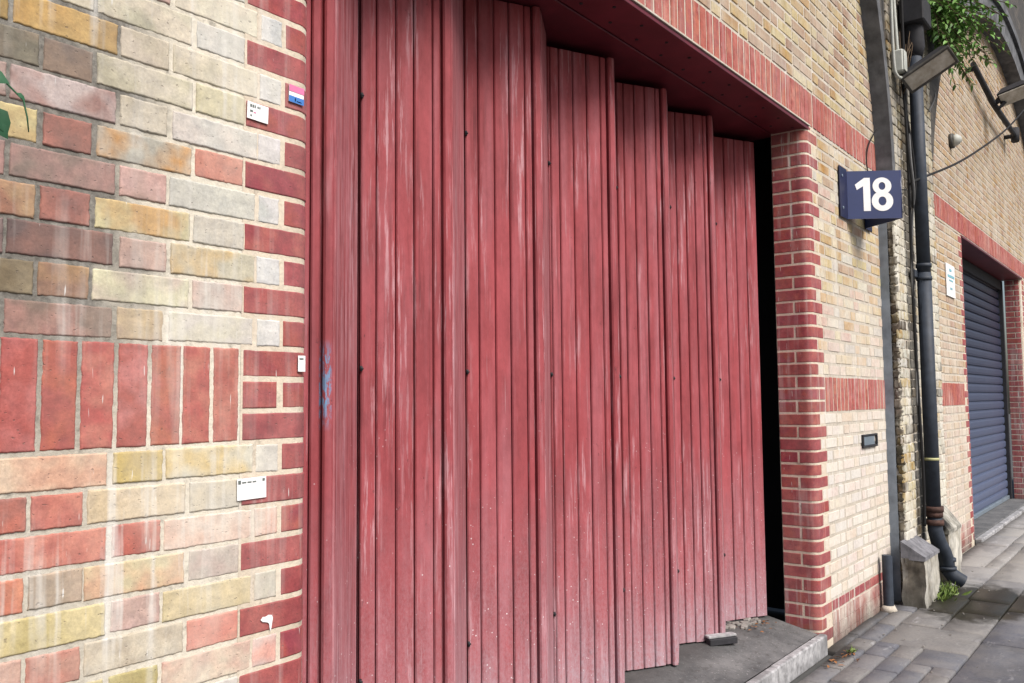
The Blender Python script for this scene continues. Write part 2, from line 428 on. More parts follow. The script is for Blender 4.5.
M['twig'] = mat_simple('twig', (0.09, 0.06, 0.035), 0.9, 0.4, 20)
M['dead'] = mat_simple('dead_leaf', lin((176, 120, 72), 0.5), 0.9, 0.5, 30)
M['rubble'] = mat_simple('rubble', lin((176, 172, 166), 0.5), 0.9, 0.4, 30, 0, 0.6)
M['ink'] = mat_simple('ink', lin((120, 130, 126), 0.6), 0.6)
M['pink'] = mat_simple('pink_print', lin((236, 130, 176), 0.75), 0.5)
M['blue'] = mat_simple('blue_print', lin((70, 130, 205), 0.75), 0.5)
M['cyan'] = mat_simple('pale_blue_print', lin((130, 190, 205), 0.75), 0.5)

# ------------------------------------------------------------------ brickwork
H = 1.6                    # top of the red soldier band
CO = 0.075                 # course
def c_(r, g, b, j=6):
    q = R.uniform(-j, j)
    return lin((max(0, min(255, r + q + R.uniform(-3, 3))), max(0, min(255, g + q + R.uniform(-3, 3))), max(0, min(255, b + q + R.uniform(-3, 3)))), K)
PAL = {
 'red':   [((170, 84, 88), (186, 102, 98)), ((162, 76, 84), (178, 92, 94)), ((178, 90, 86), (168, 82, 90))],
 'sold':  [((190, 100, 92), (206, 128, 116)), ((184, 96, 90), (200, 120, 116)), ((198, 114, 98), (182, 98, 94))],
 'far':   [((228, 210, 176), (236, 226, 204)), ((222, 198, 150), (232, 214, 182)), ((228, 200, 178), (234, 216, 196)),
           ((214, 186, 158), (228, 208, 182)), ((232, 222, 200), (224, 214, 196)), ((206, 160, 96), (222, 190, 140)),
           ((216, 178, 160), (226, 200, 186)), ((204, 196, 186), (222, 216, 206)), ((226, 206, 160), (214, 186, 140))],
 'high':  [((214, 190, 134), (224, 206, 160)), ((206, 176, 120), (216, 194, 146)), ((196, 160, 120), (208, 180, 142)),  # deeper tans for upper courses, the dim top painted in brick by brick
           ((186, 148, 120), (200, 170, 140)), ((222, 206, 160), (212, 190, 140)), ((196, 152, 84), (210, 176, 112)),
           ((176, 140, 120), (196, 166, 140))],
 'pierl': [((212, 206, 188), (190, 180, 150)), ((196, 180, 130), (220, 212, 190)), ((180, 170, 150), (206, 200, 184)),
           ((224, 222, 212), (190, 184, 168)), ((190, 160, 100), (210, 196, 160))],
 'pierd': [((96, 84, 66), (70, 60, 48)), ((120, 104, 76), (80, 70, 56)), ((76, 68, 58), (110, 98, 80)), ((140, 120, 80), (90, 76, 56))],
 'b2':    [((204, 176, 146), (216, 194, 168)), ((196, 160, 124), (210, 184, 150)), ((186, 152, 128), (204, 176, 152)), ((212, 190, 160), (196, 170, 136)), ((190, 150, 96), (206, 176, 130))],
 'base':  [((168, 92, 88), (196, 140, 134)), ((176, 104, 98), (206, 160, 152))],
}
def pick(p):
    a, b = R.choice(PAL[p]); return c_(*a), c_(*b)

def P_wall(y0=0.0):
    return lambda u, v, w: (u, y0 - w, v)
def brick(mb, pos, u0, u1, v0, v1, cc, rel=0.003, bev=0.006, fine=0, jit=0.0015, sink=0.012, rough=0.0):
    c1, c2 = cc
    du = R.uniform(-jit, jit); dv = R.uniform(-jit, jit); off = R.uniform(-rel, rel) * 0.6
    u0 += du + R.uniform(-jit, jit); u1 += du; v0 += dv; v1 += dv + R.uniform(-jit, jit) * 0.6
    if fine <= 0:
        us = [(u0, -sink), (u0 + bev, 0), (u1 - bev, 0), (u1, -sink)]
        vs = [(v0, -sink), (v0 + bev, 0), (v1 - bev, 0), (v1, -sink)]
    else:
        def ax(a, b):
            n = max(1, int(round((b - a) / fine)))
            L = [(a, -sink), (a + bev * .15, -bev * .7), (a + bev * .8, -bev * .10), (a + bev * 1.3, 0)]
            for i in range(1, n): L.append((a + (b - a) * i / n, 0))
            L += [(b - bev * 1.3, 0), (b - bev * .8, -bev * .10), (b - bev * .15, -bev * .7), (b, -sink)]
            return L
        us, vs = ax(u0, u1), ax(v0, v1)
    tl = R.uniform(-rel, rel) * 0.5; sd = R.uniform(0, 50)
    pts = []
    for (u, wu) in us:
        col = []
        for (v, wv) in vs:
            w = min(wu, wv) + off + tl * ((u - u0) / (u1 - u0) - .5)
            uu, vv = u, v
            if rough > 0:
                w += rough * (nz(u * 30 + sd, v * 30, 1.3) + 0.5 * nz(u * 80, v * 80 + sd, 4.1)) * (1 if min(wu, wv) > -0.9 * sink else 0.2)
                uu += rough * 1.1 * (nz(v * 40 + sd, u * 12, 7.7) + nz(v * 130 + sd, u * 60, 3.7)); vv += rough * 1.0 * (.8 * nz(u * 28 + sd, v * 12, 2.2) + 1.0 * nz(u * 120 + sd, v * 60, 6.2) + .6 * nz(u * 210 + sd, v * 90, 1.1))
            col.append(pos(uu, vv, w))
        pts.append(col)
    mb.grid(pts, len(us), len(vs), c1, c2, smooth=(fine > 0))

# bullnosed jamb: u = path length round the corner. side=+1 jamb on the right of the opening
def P_jamb(xc, side, yr, rad_=0.05, y0=0.0):
    arc = math.pi / 2 * rad_
    L0 = yr - rad_
    def f(u, v, w):
        if u < L0:                       # reveal, from the back to the front
            x, y, nx, ny = 0.0, yr - u, -1.0, 0.0
        elif u < L0 + arc:
            a = (u - L0) / rad_
            x, y = rad_ - rad_ * math.cos(a), rad_ - rad_ * math.sin(a)
            nx, ny = -math.cos(a), -math.sin(a)
        else:
            x, y, nx, ny = rad_ + (u - L0 - arc), 0.0, 0.0, -1.0
        return (xc + side * (x + nx * w), y0 + y + ny * w, v)
    return f, L0 + arc - rad_            # second value: u of the (virtual) corner x = 0
def jamb_brick(mb, pos, u0, u1, v0, v1, cc, rough=0.0010, bev=0.0035, flip=False, step=0.012):
    c1, c2 = cc; n = max(4, int((u1 - u0) / step)); sink = 0.012
    us = [(u0, -sink), (u0 + bev * .3, -bev * .6), (u0 + bev, 0), (u0 + bev * 1.5, 0)] + [(u0 + (u1 - u0) * i / n, 0) for i in range(1, n)] + [(u1 - bev * 1.5, 0), (u1 - bev, 0), (u1 - bev * .3, -bev * .6), (u1, -sink)]
    vs = [(v0, -sink), (v0 + bev * .3, -bev * .6), (v0 + bev, 0), (v0 + bev * 1.5, 0), ((v0 + v1) / 2, 0), (v1 - bev * 1.5, 0), (v1 - bev, 0), (v1 - bev * .3, -bev * .6), (v1, -sink)]
    off = R.uniform(-.001, .001); sd = R.uniform(0, 30)
    pts = [[pos(u, v + rough * nz(u * 40 + sd, 1, 1), min(wu, wv) + off + rough * nz(u * 30 + sd, v * 30, 2)) for v, wv in vs] for u, wu in us]
    mb.grid(pts, len(us), len(vs), c1, c2, smooth=True, flip=flip)

def sheet(mb, x0, x1, z0, z1, y, step=0.05, amp=0.001):
    nx = max(2, int((x1 - x0) / step) + 1); nzn = max(2, int((z1 - z0) / step) + 1)
    pts = [[(x0 + (x1 - x0) * i / (nx - 1), y + amp * nz(i * 1.7, j * 1.7, 3), z0 + (z1 - z0) * j / (nzn - 1)) for j in range(nzn)] for i in range(nx)]
    mb.grid(pts, nx, nzn, smooth=True)

def zrow(k):               # bottom and top of brick in course k (k>=1 above band top ; k<=-4 under the band)
    z0 = H + (k - 1) * CO if k > 0 else H + k * CO
    return z0 + 0.005, z0 + CO - 0.005

XL, XR = 1.413, 5.15       # door opening
ZS = 3.13                  # soffit
WB = 0.25                  # top of the red base course

def course_list(x_from, x_to, dirn, first):
    """(u0,u1) bricks going from x_from to x_to, flemish bond"""
    out = []; x = x_from; k = first
    seq = [0.215, 0.1025]
    while (x_to - x) * dirn > 0.02:
        L = seq[k % 2]; k += 1
        e = x + dirn * L
        if (x_to - e) * dirn < 0.03: e = x_to
        out.append((min(x, e), max(x, e)))
        x = e + dirn * 0.010
    return out

def arch_x(z, cx, r, zs):  # half width at height z
    if z <= zs: return r
    t = (z - zs)
    return math.sqrt(max(0, r * r - t * t)) if t < r else 0

def stock_wall(mb, x0, x1, k0, k1, pal, arch=None, fine=0, rough=0.0, anchor=None, dirn=1, rel=.003, first=0, y0=0.0):
    for k in range(k0, k1):
        if k in (0, -1, -2, -3): continue
        z0, z1 = zrow(k)
        p = pal(k) if callable(pal) else pal
        for (a, b) in course_list(x0 if dirn > 0 else x1, x1 if dirn > 0 else x0, dirn, (k + first) % 2):
            if arch and abs((a + b) / 2 - arch[0]) > arch_x(z0, *arch) + 0.12: continue
            brick(mb, P_wall(y0), a, b, z0, z1, pick(p), fine=fine, rough=rough, rel=rel)

# ---- bay one wall
wall = thing('brick_wall', 'stock brick wall with red brick bands around the wide red folding door', 'wall', (3.3, 0, 0), 'brick infill walls under the arches')
# left part, bricks as photographed (joints at fixed X, two tints each)
def T(*a): return [tuple(a[i:i+3]) for i in range(0, len(a), 3)]
YEL = ((206,180,120),(218,200,150)); CRM = ((222,214,192),(206,198,176)); GRY = ((196,194,190),(212,208,200)); PGR = ((212,212,214),(196,196,198))
PNK = ((208,172,160),(190,148,140)); BRN = ((142,122,106),(120,106,96)); MAU = ((168,128,120),(130,112,106)); OCH = ((184,148,86),(204,170,106))
RDB = ((166,104,94),(142,92,86)); OLV = ((124,116,100),(140,128,108)); SAL = ((206,140,122),(192,120,108)); ORG = ((214,200,160),(206,158,90))
TAN = ((196,170,132),(176,140,112)); GYL = ((196,190,140),(180,172,120)); WPK = ((204,190,186),(170,128,120)); PKW = ((214,190,180),(214,156,140))
J_odd = [(0.46, .676), (.686, .891), (.903, 1.008), (1.018, 1.238), (1.247, 1.309)]
J_even = [(.39, .605), (.615, .734), (.745, .842), (.852, 1.066), (1.077, 1.203)]
rows = {
 12:[BRN,YEL,CRM,YEL,GRY], 11:[OCH,YEL,PNK,CRM,PGR], 10:[BRN,OCH,CRM,CRM,GRY], 9:[OCH,OCH,CRM,CRM,PGR], 8:[OLV,OLV,BRN,CRM,((210,204,170),(196,190,160))],
 7:[WPK,WPK,CRM,GRY,PGR], 6:[TAN,YEL,RDB,((190,188,178),(208,160,96)),SAL], 5:[MAU,MAU,PNK,GRY,PGR],
 4:[TAN,((180,150,110),(160,110,90)),RDB,ORG,((206,198,186),(196,190,180))], 3:[MAU,((140,100,94),(104,84,82)),((208,170,160),(196,160,150)),((200,192,170),(208,180,130)),PGR],
 2:[OLV,((124,108,84),(146,132,104)),((176,140,100),(150,112,92)),((216,208,176),(202,186,170)),((200,170,164),(190,176,170))],
 1:[((168,132,122),(136,116,106)),((172,134,124),(140,118,108)),((198,178,140),(184,164,140)),((212,204,184),(200,196,188)),PGR],
 -4:[PNK,((206,166,140),(214,188,166)),((196,172,92),(178,152,76)),((206,178,110),(204,200,180)),GRY],
 -5:[SAL,((186,108,92),(160,110,100)),((198,128,112),(184,112,100)),((214,198,164),(206,186,150)),((200,188,162),(190,184,170))],
 -6:[SAL,((194,116,100),(206,138,118)),((190,98,84),(178,88,80)),((218,184,168),(222,206,190)),PKW],
 -7:[SAL,((190,116,98),(206,136,112)),((184,160,142),(170,150,136)),((212,168,140),(216,204,166)),((194,180,170),(186,166,158))],
 -8:[GYL,((206,196,146),(190,176,120)),((184,158,150),(196,168,160)),((206,192,150),(190,180,146)),((196,190,176),(184,176,160))],
 -9:[TAN,((196,160,146),(188,150,138)),((188,120,106),(196,150,130)),((204,198,178),(192,180,158)),((212,138,120),(204,120,104))],
 -10:[CRM,((204,188,150),(190,178,140)),GYL,((206,170,150),(212,196,176)),PKW],
 -11:[TAN,CRM,PNK,GYL,GRY], -12:[CRM,SAL,YEL,TAN,PNK]}
mb = MB()
for k in range(-18, 26):
    if k in (0, -1, -2, -3): continue
    z0, z1 = zrow(k)
    if z0 > ZS: break
    J = J_odd if (k % 2 == 1) == (k > 0) else J_even
    if k < 0: J = J_even if k % 2 else J_odd
    cols = rows.get(k)
    for i, (a, b) in enumerate(J):
        a += R.uniform(-.003, .001); b += R.uniform(-.001, .003)
        cc = cols[i] if cols else R.choice([YEL, CRM, GRY, PNK, SAL, TAN])
        brick(mb, P_wall(), a, b, z0 - R.uniform(0, .0015), z1 + R.uniform(-.001, .0015), (tuple(min(.7, v * 1.12 + .01) for v in c_(*cc[0])), tuple(min(.7, v * 1.12 + .01) for v in c_(*cc[1]))), rel=.0016, bev=.0032, fine=.0055, jit=.0014, rough=.0014)
    for (a, b) in course_list(J[0][0] - .01, -0.42, -1, k % 2):
        brick(mb, P_wall(), a, b, z0, z1, pick('far' if k < 4 else 'high'))
mb.build('stock_brickwork', M['stock'], wall, True)
# red jamb left (front face shows; bullnose turns into the reveal)
posL, cornL = P_jamb(XL, -1, 0.215)
mbq = MB()
def quoin(mb, pos, corn, flip, k0, k1, ztop, rev=0.215):
    for k in range(k0, k1):
        if k in (0,): continue
        z0, z1 = zrow(k)
        if z0 > ztop - 0.01: break
        z1 = min(z1, ztop - 0.004)
        full = (k % 2 == 0) if k > 0 else (k % 2 != 0)
        g = 0.005
        if full:            # long on the front, header joint in the reveal
            jamb_brick(mb, pos, rev - 0.1025 + g, corn + 0.205, z0, z1, pick('red'), flip=flip)
            jamb_brick(mb, pos, 0.0, rev - 0.1025 - g, z0, z1, pick('red'), flip=flip)
        else:               # header on the front, stretcher in the reveal
            jamb_brick(mb, pos, 0.0, corn + (0.092 if flip else .0975), z0, z1, pick('red'), flip=flip)
            if k == -2:
                jamb_brick(mb, pos, corn + 0.1075, corn + 0.205, z0, z1, pick('red'), flip=flip)
quoin(mbq, posL, cornL, True, -21, 30, ZS)
mbq.build('red_quoin', M['red'], wall, True)
mbq = MB()
posR, cornR = P_jamb(XR, 1, 0.215)
quoin(mbq, posR, cornR, False, -21, 30, ZS)
mbq.build('red_quoin', M['red'], wall, True)
# soldier band
def soldiers(mb, x0, x1, z0, z1, fine=0, rough=0.0, pal='sold', y0=0.0, rtl=False, y_rel=.002):
    n = max(1, int(round((x1 - x0) / 0.075))); w = (x1 - x0) / n
    for i in range(n):
        a, b = x0 + i * w, x0 + (i + 1) * w
        brick(mb, P_wall(y0), a + .004, b - .004, z0 + .004, z1 - .004, pick(pal), bev=.0035 if fine else .005, fine=fine, rough=rough, rel=y_rel)
mb = MB(); soldiers(mb, XL - 0.205 - 0.005 - 8 * .075, XL - 0.21, H - 3*CO, H, fine=.007, rough=.0013, y_rel=.0015)
soldiers(mb, -0.42, XL - 0.21 - 8 * .075, H - 3*CO, H)
mb.build('soldier_band', M['red'], wall, True)
mb = MB(); soldiers(mb, XR + 0.21, 6.80, H - 3*CO, H); mb.build('soldier_band', M['red'], wall, True)
mb = MB(); soldiers(mb, -0.42, 6.80, ZS, ZS + 0.225); mb.build('soldier_lintel', M['red'], wall, True)
# right part and the area over the opening
ARCH1 = (3.135, 3.56, 3.0)
mb = MB()
for k in range(-18, 30):
    if k in (0, -1, -2, -3): continue
    z0, z1 = zrow(k)
    if z0 > ZS - .02: break
    z1 = min(z1, ZS - .006)
    full = (k % 2 == 0) if k > 0 else (k % 2 != 0)
    xs = XR + (0.215 if full else 0.1075)
    if not full:
        brick(mb, P_wall(), xs, xs + .065, z0, z1, pick('far')); xs += .075
    for (a, b) in course_list(xs, 6.80, 1, k % 2):
        brick(mb, P_wall(), a, b, z0, z1, pick('far' if k < 9 else R.choice(['far', 'high'])))
z = ZS + 0.225; k = 0
while z < 6.7:
    for (a, b) in course_list(-0.42, 6.95, 1, k % 2):
        if abs((a + b) / 2 - ARCH1[0]) > arch_x(z, *ARCH1) + .12: continue
        brick(mb, P_wall(), a, b, z + .005, z + .07, pick('high'))
    z += CO; k += 1
mb.build('stock_brickwork', M['stock_far'], wall, True)
# base
mb = MB()
for (a, b) in course_list(XR + 0.215, 6.80, 1, 1):
    brick(mb, P_wall(), a, b, WB - CO + .005, WB - .005, pick('red'))
for (a, b) in course_list(-0.42, XL - .215, 1, 1):
    brick(mb, P_wall(), a, b, WB - CO + .005, WB - .005, pick('red'))
mb.build('red_base_course', M['red'], wall, True)
mb = MB()
for i in range(3):
    z0 = WB - CO * (i + 2); zz0, zz1 = max(-.02, z0 + .004), z0 + CO - .003
    for rng in ((XR + .21, 6.80), (-0.42, XL - .21)):
        for (a, b) in course_list(rng[0], rng[1], 1, i):
            brick(mb, P_wall(-0.003), a - .004, b + .0055, zz0 - .0035, zz1 + .0025, pick('base'), bev=.002, jit=.0004, rel=.0012)
mb.build('stained_base', M['red_base'], wall, True)
# mortar
mb = MB()
sheet(mb, -0.42, XL - .085, -0.05, ZS, 0.0030, 0.012, 0.0015)
mb.build('mortar', M['mortar_near'], wall)
mb = MB()
def jamb_mortar(mb, pos, corn, flip, w, zt, L=0.21, v0=-0.05):
    n = 30; u1 = corn + L
    pts = [[pos(u1 * i / n, v, w) for v in (v0, zt)] for i in range(n + 1)]
    mb.grid(pts, n + 1, 2, smooth=True, flip=flip)
jamb_mortar(mb, posL, cornL, True, -0.0018, ZS)
jamb_mortar(mb, posR, cornR, False, -0.0018, ZS)
mb.build('mortar', M['mortar_cream'], wall)
mb = MB()
sheet(mb, XR + .205, 6.95, -0.05, ZS, 0.0025, 0.2, 0.0005)
pts = []
for i in range(61):
    x = -0.5 + 7.5 * i / 60
    zt = ARCH1[2] + math.sqrt(max(0, (ARCH1[1] + .15) ** 2 - (x - ARCH1[0]) ** 2)) if abs(x - ARCH1[0]) < ARCH1[1] + .15 else 3.2
    pts.append([(x, .004, ZS), (x, .004, max(3.2, zt))])
mb.grid(pts, 61, 2)
mb.build('mortar', M['mortar_far'], wall)
# painted timber soffit under the lintel
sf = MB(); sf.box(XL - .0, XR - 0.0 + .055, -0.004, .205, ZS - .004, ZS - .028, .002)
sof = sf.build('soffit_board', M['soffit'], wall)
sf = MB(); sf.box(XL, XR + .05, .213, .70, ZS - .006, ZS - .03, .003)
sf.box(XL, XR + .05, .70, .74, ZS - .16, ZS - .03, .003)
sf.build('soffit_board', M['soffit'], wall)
sc = MB()
x = XL + .12; q = 0
while x < XR:
    sc.tube([(x, .06 if q % 2 else .15, ZS - .027), (x, .06 if q % 2 else .15, ZS - .031)], .008, 8)
    x += .115; q += 1
sc.build('screw_heads', M['dark_metal'], sof)
lp = MB(); lp.box(XL - .1, XR + .06, -.012, .012, ZS - .006, ZS + .004, .001); lp.build('lintel_edge', M['mortar_far'], wall)

# ------------------------------------------------------------------ folding door
door = thing('folding_door', 'wide concertina door of worn red painted vertical boards', 'door', (3.3, .38, .16))
RX = [1.734, 2.276, 2.826, 3.413, 3.932, 4.478, 5.115]
VX = [1.430, 1.978, 2.524, 3.086, 3.664, 4.233, 4.821]
YR_, YV_ = 0.30, 0.45
ZD0, ZD1 = 0.165, 3.06
def board(mb, P, N, U, u0, u1, d, th, z0, z1, bev=.0045, seg=1, bow=0.0):
    """vertical board on the line P + U*u, front face pushed out by d along N"""
    prof = [(u0, d - th), (u0, d - bev), (u0 + bev, d), (u1 - bev, d), (u1, d - bev), (u1, d - th)]
    n = len(prof); zs = [z0 + (z1 - z0) * i / seg for i in range(seg + 1)]
    ids = []
    for z in zs:
        ids.append([mb.vert((P[0] + U[0]*u + N[0]*w, P[1] + U[1]*u + N[1]*w, z)) for u, w in prof])
    for i in range(seg):
        for k in range(n):
            mb.face((ids[i][k], ids[i][(k+1) % n], ids[i+1][(k+1) % n], ids[i+1][k]))
    mb.face(ids[0][::-1]); mb.face(ids[-1])
for i in range(7):
    V = Vector((VX[i], YV_)); Rg = Vector((RX[i], YR_))
    U = (Rg - V); L = U.length; U.normalize(); N = Vector((U.y, -U.x))
    if N.y > 0: N = -N
    zt = ZD1 + R.uniform(-.004, .004) + (.03 if i <= 2 else 0)
    zb = ZD0 + 0.0
    m = MB()
    fr = [0.0, .045, .175, .38, .585, .79, .885] if i in (3, 4) else [0.0, .17, .38, .58, .79, .885]
    if i == 6: fr = [0.0, .24, .48, .72, .97]
    board(m, V, N, U, 0, L * .99, -0.018, .028, zb, zt - .004)       # backing
    for a, b in zip(fr[:-1], fr[1:]):
        board(m, V, N, U, L * a + .0022, L * b - .0022, R.uniform(-.0015, .0015), .02, zb + R.uniform(0, .004), zt)
    leaf = m.build('door_leaf', M['door'], door)
    if i < 6:
        m = MB()
        board(m, V, N, U, L * .905, L * 1.0, .010, .035, zb - .003, zt + .003, bev=.006)
        m.build('stile', M['door'], leaf)
        V2 = Vector((VX[i + 1], YV_)); U2 = (V2 - Rg); L2 = U2.length; U2.normalize(); N2 = Vector((U2.y, -U2.x))
        if N2.y > 0: N2 = -N2
        m = MB()
        board(m, Rg, N2, U2, .004, L2 * .86, .004, .04, zb, zt, bev=.007)
        board(m, Rg, N2, U2, L2 * .875, L2 * .93, -.004, .03, zb, zt, bev=.003)
        board(m, Rg, N2, U2, L2 * .945, L2 * .99, -.008, .03, zb, zt, bev=.003)
        m.build('door_leaf', M['door_worn'], door)
        m = MB()                                        # hinge knuckles in the fold
        for zh in (1.58, 2.52, .55):
            p = V2 + (N + N2).normalized() * .006
            m.tube([(p.x, p.y, zh - .009), (p.x, p.y, zh + .009)], .005, 8)
            m.tube([(p.x - .004, p.y - .003, zh), (p.x + .005, p.y - .004, zh)], .004, 6)
        m.build('hinge', M['dark_metal'], door)
# chipped timber and floor guide on the last leaves
m = MB()
p = Vector((RX[5], YR_)); V = Vector((VX[5], YV_)); U = (p - V).normalized(); ang = math.atan2(U.y, U.x)
mt = Matrix.Translation((V.x + U.x * .23, V.y + U.y * .23, 0)) @ Matrix.Rotation(ang, 4, 'Z')
m.box(-.07, .105, -.045, .0, .186, .200, .003, mat=mt, mi=1); m.box(-.07, .105, -.056, -.008, .150, .185, .004, mat=mt)
m.build('floor_guide', [M['dark_metal'], M['kerb']], door)
# dark post past the last leaf and the room behind
m = MB(); m.box(5.13, 5.17, .48, .46, .12, 3.08, .004); m.build('door_post', M['dark_metal'], door)
m = MB()
for a in [((XL - .3, .2, 3.2), (XR + .4, 4, 3.2), 'z'), ]:
    pass
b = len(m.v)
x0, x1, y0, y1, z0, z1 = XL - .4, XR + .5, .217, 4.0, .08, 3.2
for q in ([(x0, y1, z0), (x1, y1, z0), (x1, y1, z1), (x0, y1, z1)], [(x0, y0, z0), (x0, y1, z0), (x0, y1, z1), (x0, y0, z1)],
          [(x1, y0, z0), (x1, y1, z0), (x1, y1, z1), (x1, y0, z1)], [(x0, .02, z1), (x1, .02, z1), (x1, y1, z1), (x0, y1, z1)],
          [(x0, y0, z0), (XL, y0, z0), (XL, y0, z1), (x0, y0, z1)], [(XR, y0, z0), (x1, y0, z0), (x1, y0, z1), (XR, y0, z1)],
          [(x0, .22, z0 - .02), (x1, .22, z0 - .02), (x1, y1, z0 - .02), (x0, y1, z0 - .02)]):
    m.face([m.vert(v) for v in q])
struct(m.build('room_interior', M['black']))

# ------------------------------------------------------------------ threshold, paving, ground
m = MB()
nx_, ny_ = 60, 8
pts = [[(XL + (XR - XL - .0) * i / nx_, .022 + .85 * j / ny_, .088 + .07 * min(1, j / ny_ * 2.6) + .004 * nz(i * .7, j, 2)) for j in range(ny_ + 1)] for i in range(nx_ + 1)]
m.grid(pts, nx_ + 1, ny_ + 1, flip=False)
th = struct(m.build('threshold_slab', M['concrete']))
m = MB()
x = XL - .02
while x < XR + .0:
    e = min(x + .60, XR + .02)
    m.box(x + .002, e - .002, -.028, .020, -.03, .090 + R.uniform(-.002, .002), .007); x = e
struct(m.build('threshold_kerb', M['kerb']))
m = MB(); m.box(-60, 80, -60, 20, -.35, -.03); struct(m.build('ground', M['ground']))
def slabcol():
    return R.choice([lin((132, 134, 142), .52), lin((140, 142, 148), .52), lin((150, 149, 152), .52), lin((134, 136, 146), .52), lin((156, 154, 153), .52)])
m = MB()
def slab(x0, x1, y0, y1):
    # y0 is the edge nearer the wall (larger y)
    h = R.uniform(-.004, .003); tx, ty = R.uniform(-.002, .002), R.uniform(-.002, .002); g = .004
    nx = max(2, int((x1 - x0) / .12)); ny = max(2, int((y0 - y1) / .12)); cc = slabcol()
    a0, a1, b0, b1 = x0 + g, x1 - g, y1 + g, y0 - g
    def ax(a, b, n): return [(a, -.03), (a + .002, -.005), (a + .007, 0)] + [(a + (b - a) * i / n, 0) for i in range(1, n)] + [(b - .007, 0), (b - .002, -.005), (b, -.03)]
    X_, Y_ = ax(a0, a1, nx), ax(b0, b1, ny)
    pts = [[(x + .003 * nz(y * 9, x * 3, 5), y + .003 * nz(x * 9, y * 3, 8), h + min(wx, wy) + tx * ((x - x0) / (x1 - x0) - .5) + ty * ((y - y1) / (y0 - y1) - .5) + .002 * nz(x * 5, y * 5, 1)) for y, wy in Y_] for x, wx in X_]
    m.grid(pts, len(X_), len(Y_), cc)
# small setts in front of the door and jamb
yb = [-.075, -.20, -.33, -.46, -.58, -.70]
for a, b in zip(yb[:-1], yb[1:]):
    x = -1.0 + R.uniform(0, .1)
    lim = 5.55 if b > -.5 else 5.2
    while x < lim:
        e = x + R.choice([.2, .24, .3]); e = lim if lim - e < .1 else e
        slab(x, e, a, b); x = e
slab(5.17, 5.62, .0, -.075); slab(5.62, 6.10, .0, -.075); slab(6.1, 6.66, .0, -.075)
slab(5.55, 5.98, -.078, -.20); slab(5.98, 6.42, -.078, -.20); slab(6.42, 6.75, -.06, -.20)
slab(5.55, 6.06, -.20, -.70); slab(6.06, 6.52, -.20, -.44); slab(6.06, 6.62, -.44, -.70); slab(6.52, 7.05, -.20, -.44); slab(6.62, 7.05, -.44, -.70)
slab(7.05, 7.7, -.11, -.42); slab(7.05, 7.9, -.42, -.70); slab(7.7, 8.4, -.11, -.42); slab(7.9, 8.8, -.42, -.70)
slab(5.2, 5.55, -.46, -.70)
x = 8.4
while x < 17: e = x + R.uniform(.5, .8); slab(x, e, -.02, -.30); x = e
x = 8.4
while x < 17: e = x + R.uniform(.6, .9); slab(x, e, -.30, -.42); x = e
x = 8.8
while x < 17: e = x + R.uniform(.6, .9); slab(x, e, -.42, -.70); x = e
y = -.70
while y > -3.3:
    h_ = R.choice([.45, .55, .6]); x = -2.0 + R.uniform(0, .5)
    while x < 17: e = x + R.uniform(.55, .95); slab(x, e, y, y - h_); x = e
    y -= h_
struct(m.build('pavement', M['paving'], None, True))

# ------------------------------------------------------------------ railway viaduct (piers, arch fronts)
via = thing('railway_viaduct', 'weathered old brick viaduct piers and arches framing the brick bays', 'viaduct', (7.35, 0, 0))
ARCH2 = (12.2, 4.15, 2.9)    # centre, half width, springing (ellipse, rise 3.05)
def arch_z(x):               # underside height of the arch fronts at x
    if abs(x - ARCH1[0]) < ARCH1[1]: return ARCH1[2] + math.sqrt(ARCH1[1] ** 2 - (x - ARCH1[0]) ** 2)
    if abs(x - ARCH2[0]) < ARCH2[1]: return ARCH2[2] + 3.05 * math.sqrt(1 - ((x - ARCH2[0]) / ARCH2[1]) ** 2)
    return None
PX0, PX1 = 6.69, 8.05
def pier_brick(px0, px1, fine):
    m = MB(); k = 0; z = 0.01
    while z < 5.6:
        h = R.uniform(.066, .074)
        for (a, b) in course_list(px0 + R.uniform(-.003, .004), px1, 1, k % 2):
            brick(m, P_wall(-.11), a, b, z, z + h - .006, pick('pierl' if R.random() < .88 else 'pierd'), rel=.004, bev=.004, fine=fine, rough=.006 if fine else 0, jit=.004, sink=.014)
        z += h; k += 1
    return m
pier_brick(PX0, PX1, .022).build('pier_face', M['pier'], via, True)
pier_brick(-1.80, -.44, 0).build('pier_face', M['pier'], via, True)
pier_brick(16.37, 17.7, 0).build('pier_face', M['pier'], via, True)
# flank of the pier facing the camera: sooty rough bricks near the corner, cement render at the wall
m = MB(); k = 0; z = 0.01
while z < 3.4:
    h = R.uniform(.064, .074)
    pos = lambda u, v, w: (PX0 - w, -.058 - u, v)
    brick(m, pos, 0, .052, z, z + h - .005, pick('pierd'), rel=.008, bev=.010, fine=.018, rough=.008, jit=.004, sink=.02)
    z += h
m.build('pier_flank', M['pier_dark'], via, True)
m = MB()
pts = [[(PX0 - .004 - .004 * nz(j * .6, i, 3), .01 - .070 * i / 3, 0 + 3.2 * j / 60) for j in range(61)] for i in range(4)]
m.grid(pts, 4, 61, flip=True); m.build('cement_strip', M['render'], via)
m = MB(); m.box(PX0 + .012, PX1 - .012, -.1055, .3, -.05, 3.4); m.build('pier_core', M['mortar_far'], via)
for a_, b_ in ((-1.79, -.45), (16.38, 17.69)):
    m = MB(); m.box(a_, b_, -.101, .3, -.05, 3.4); m.build('pier_core', M['mortar_far'], via)
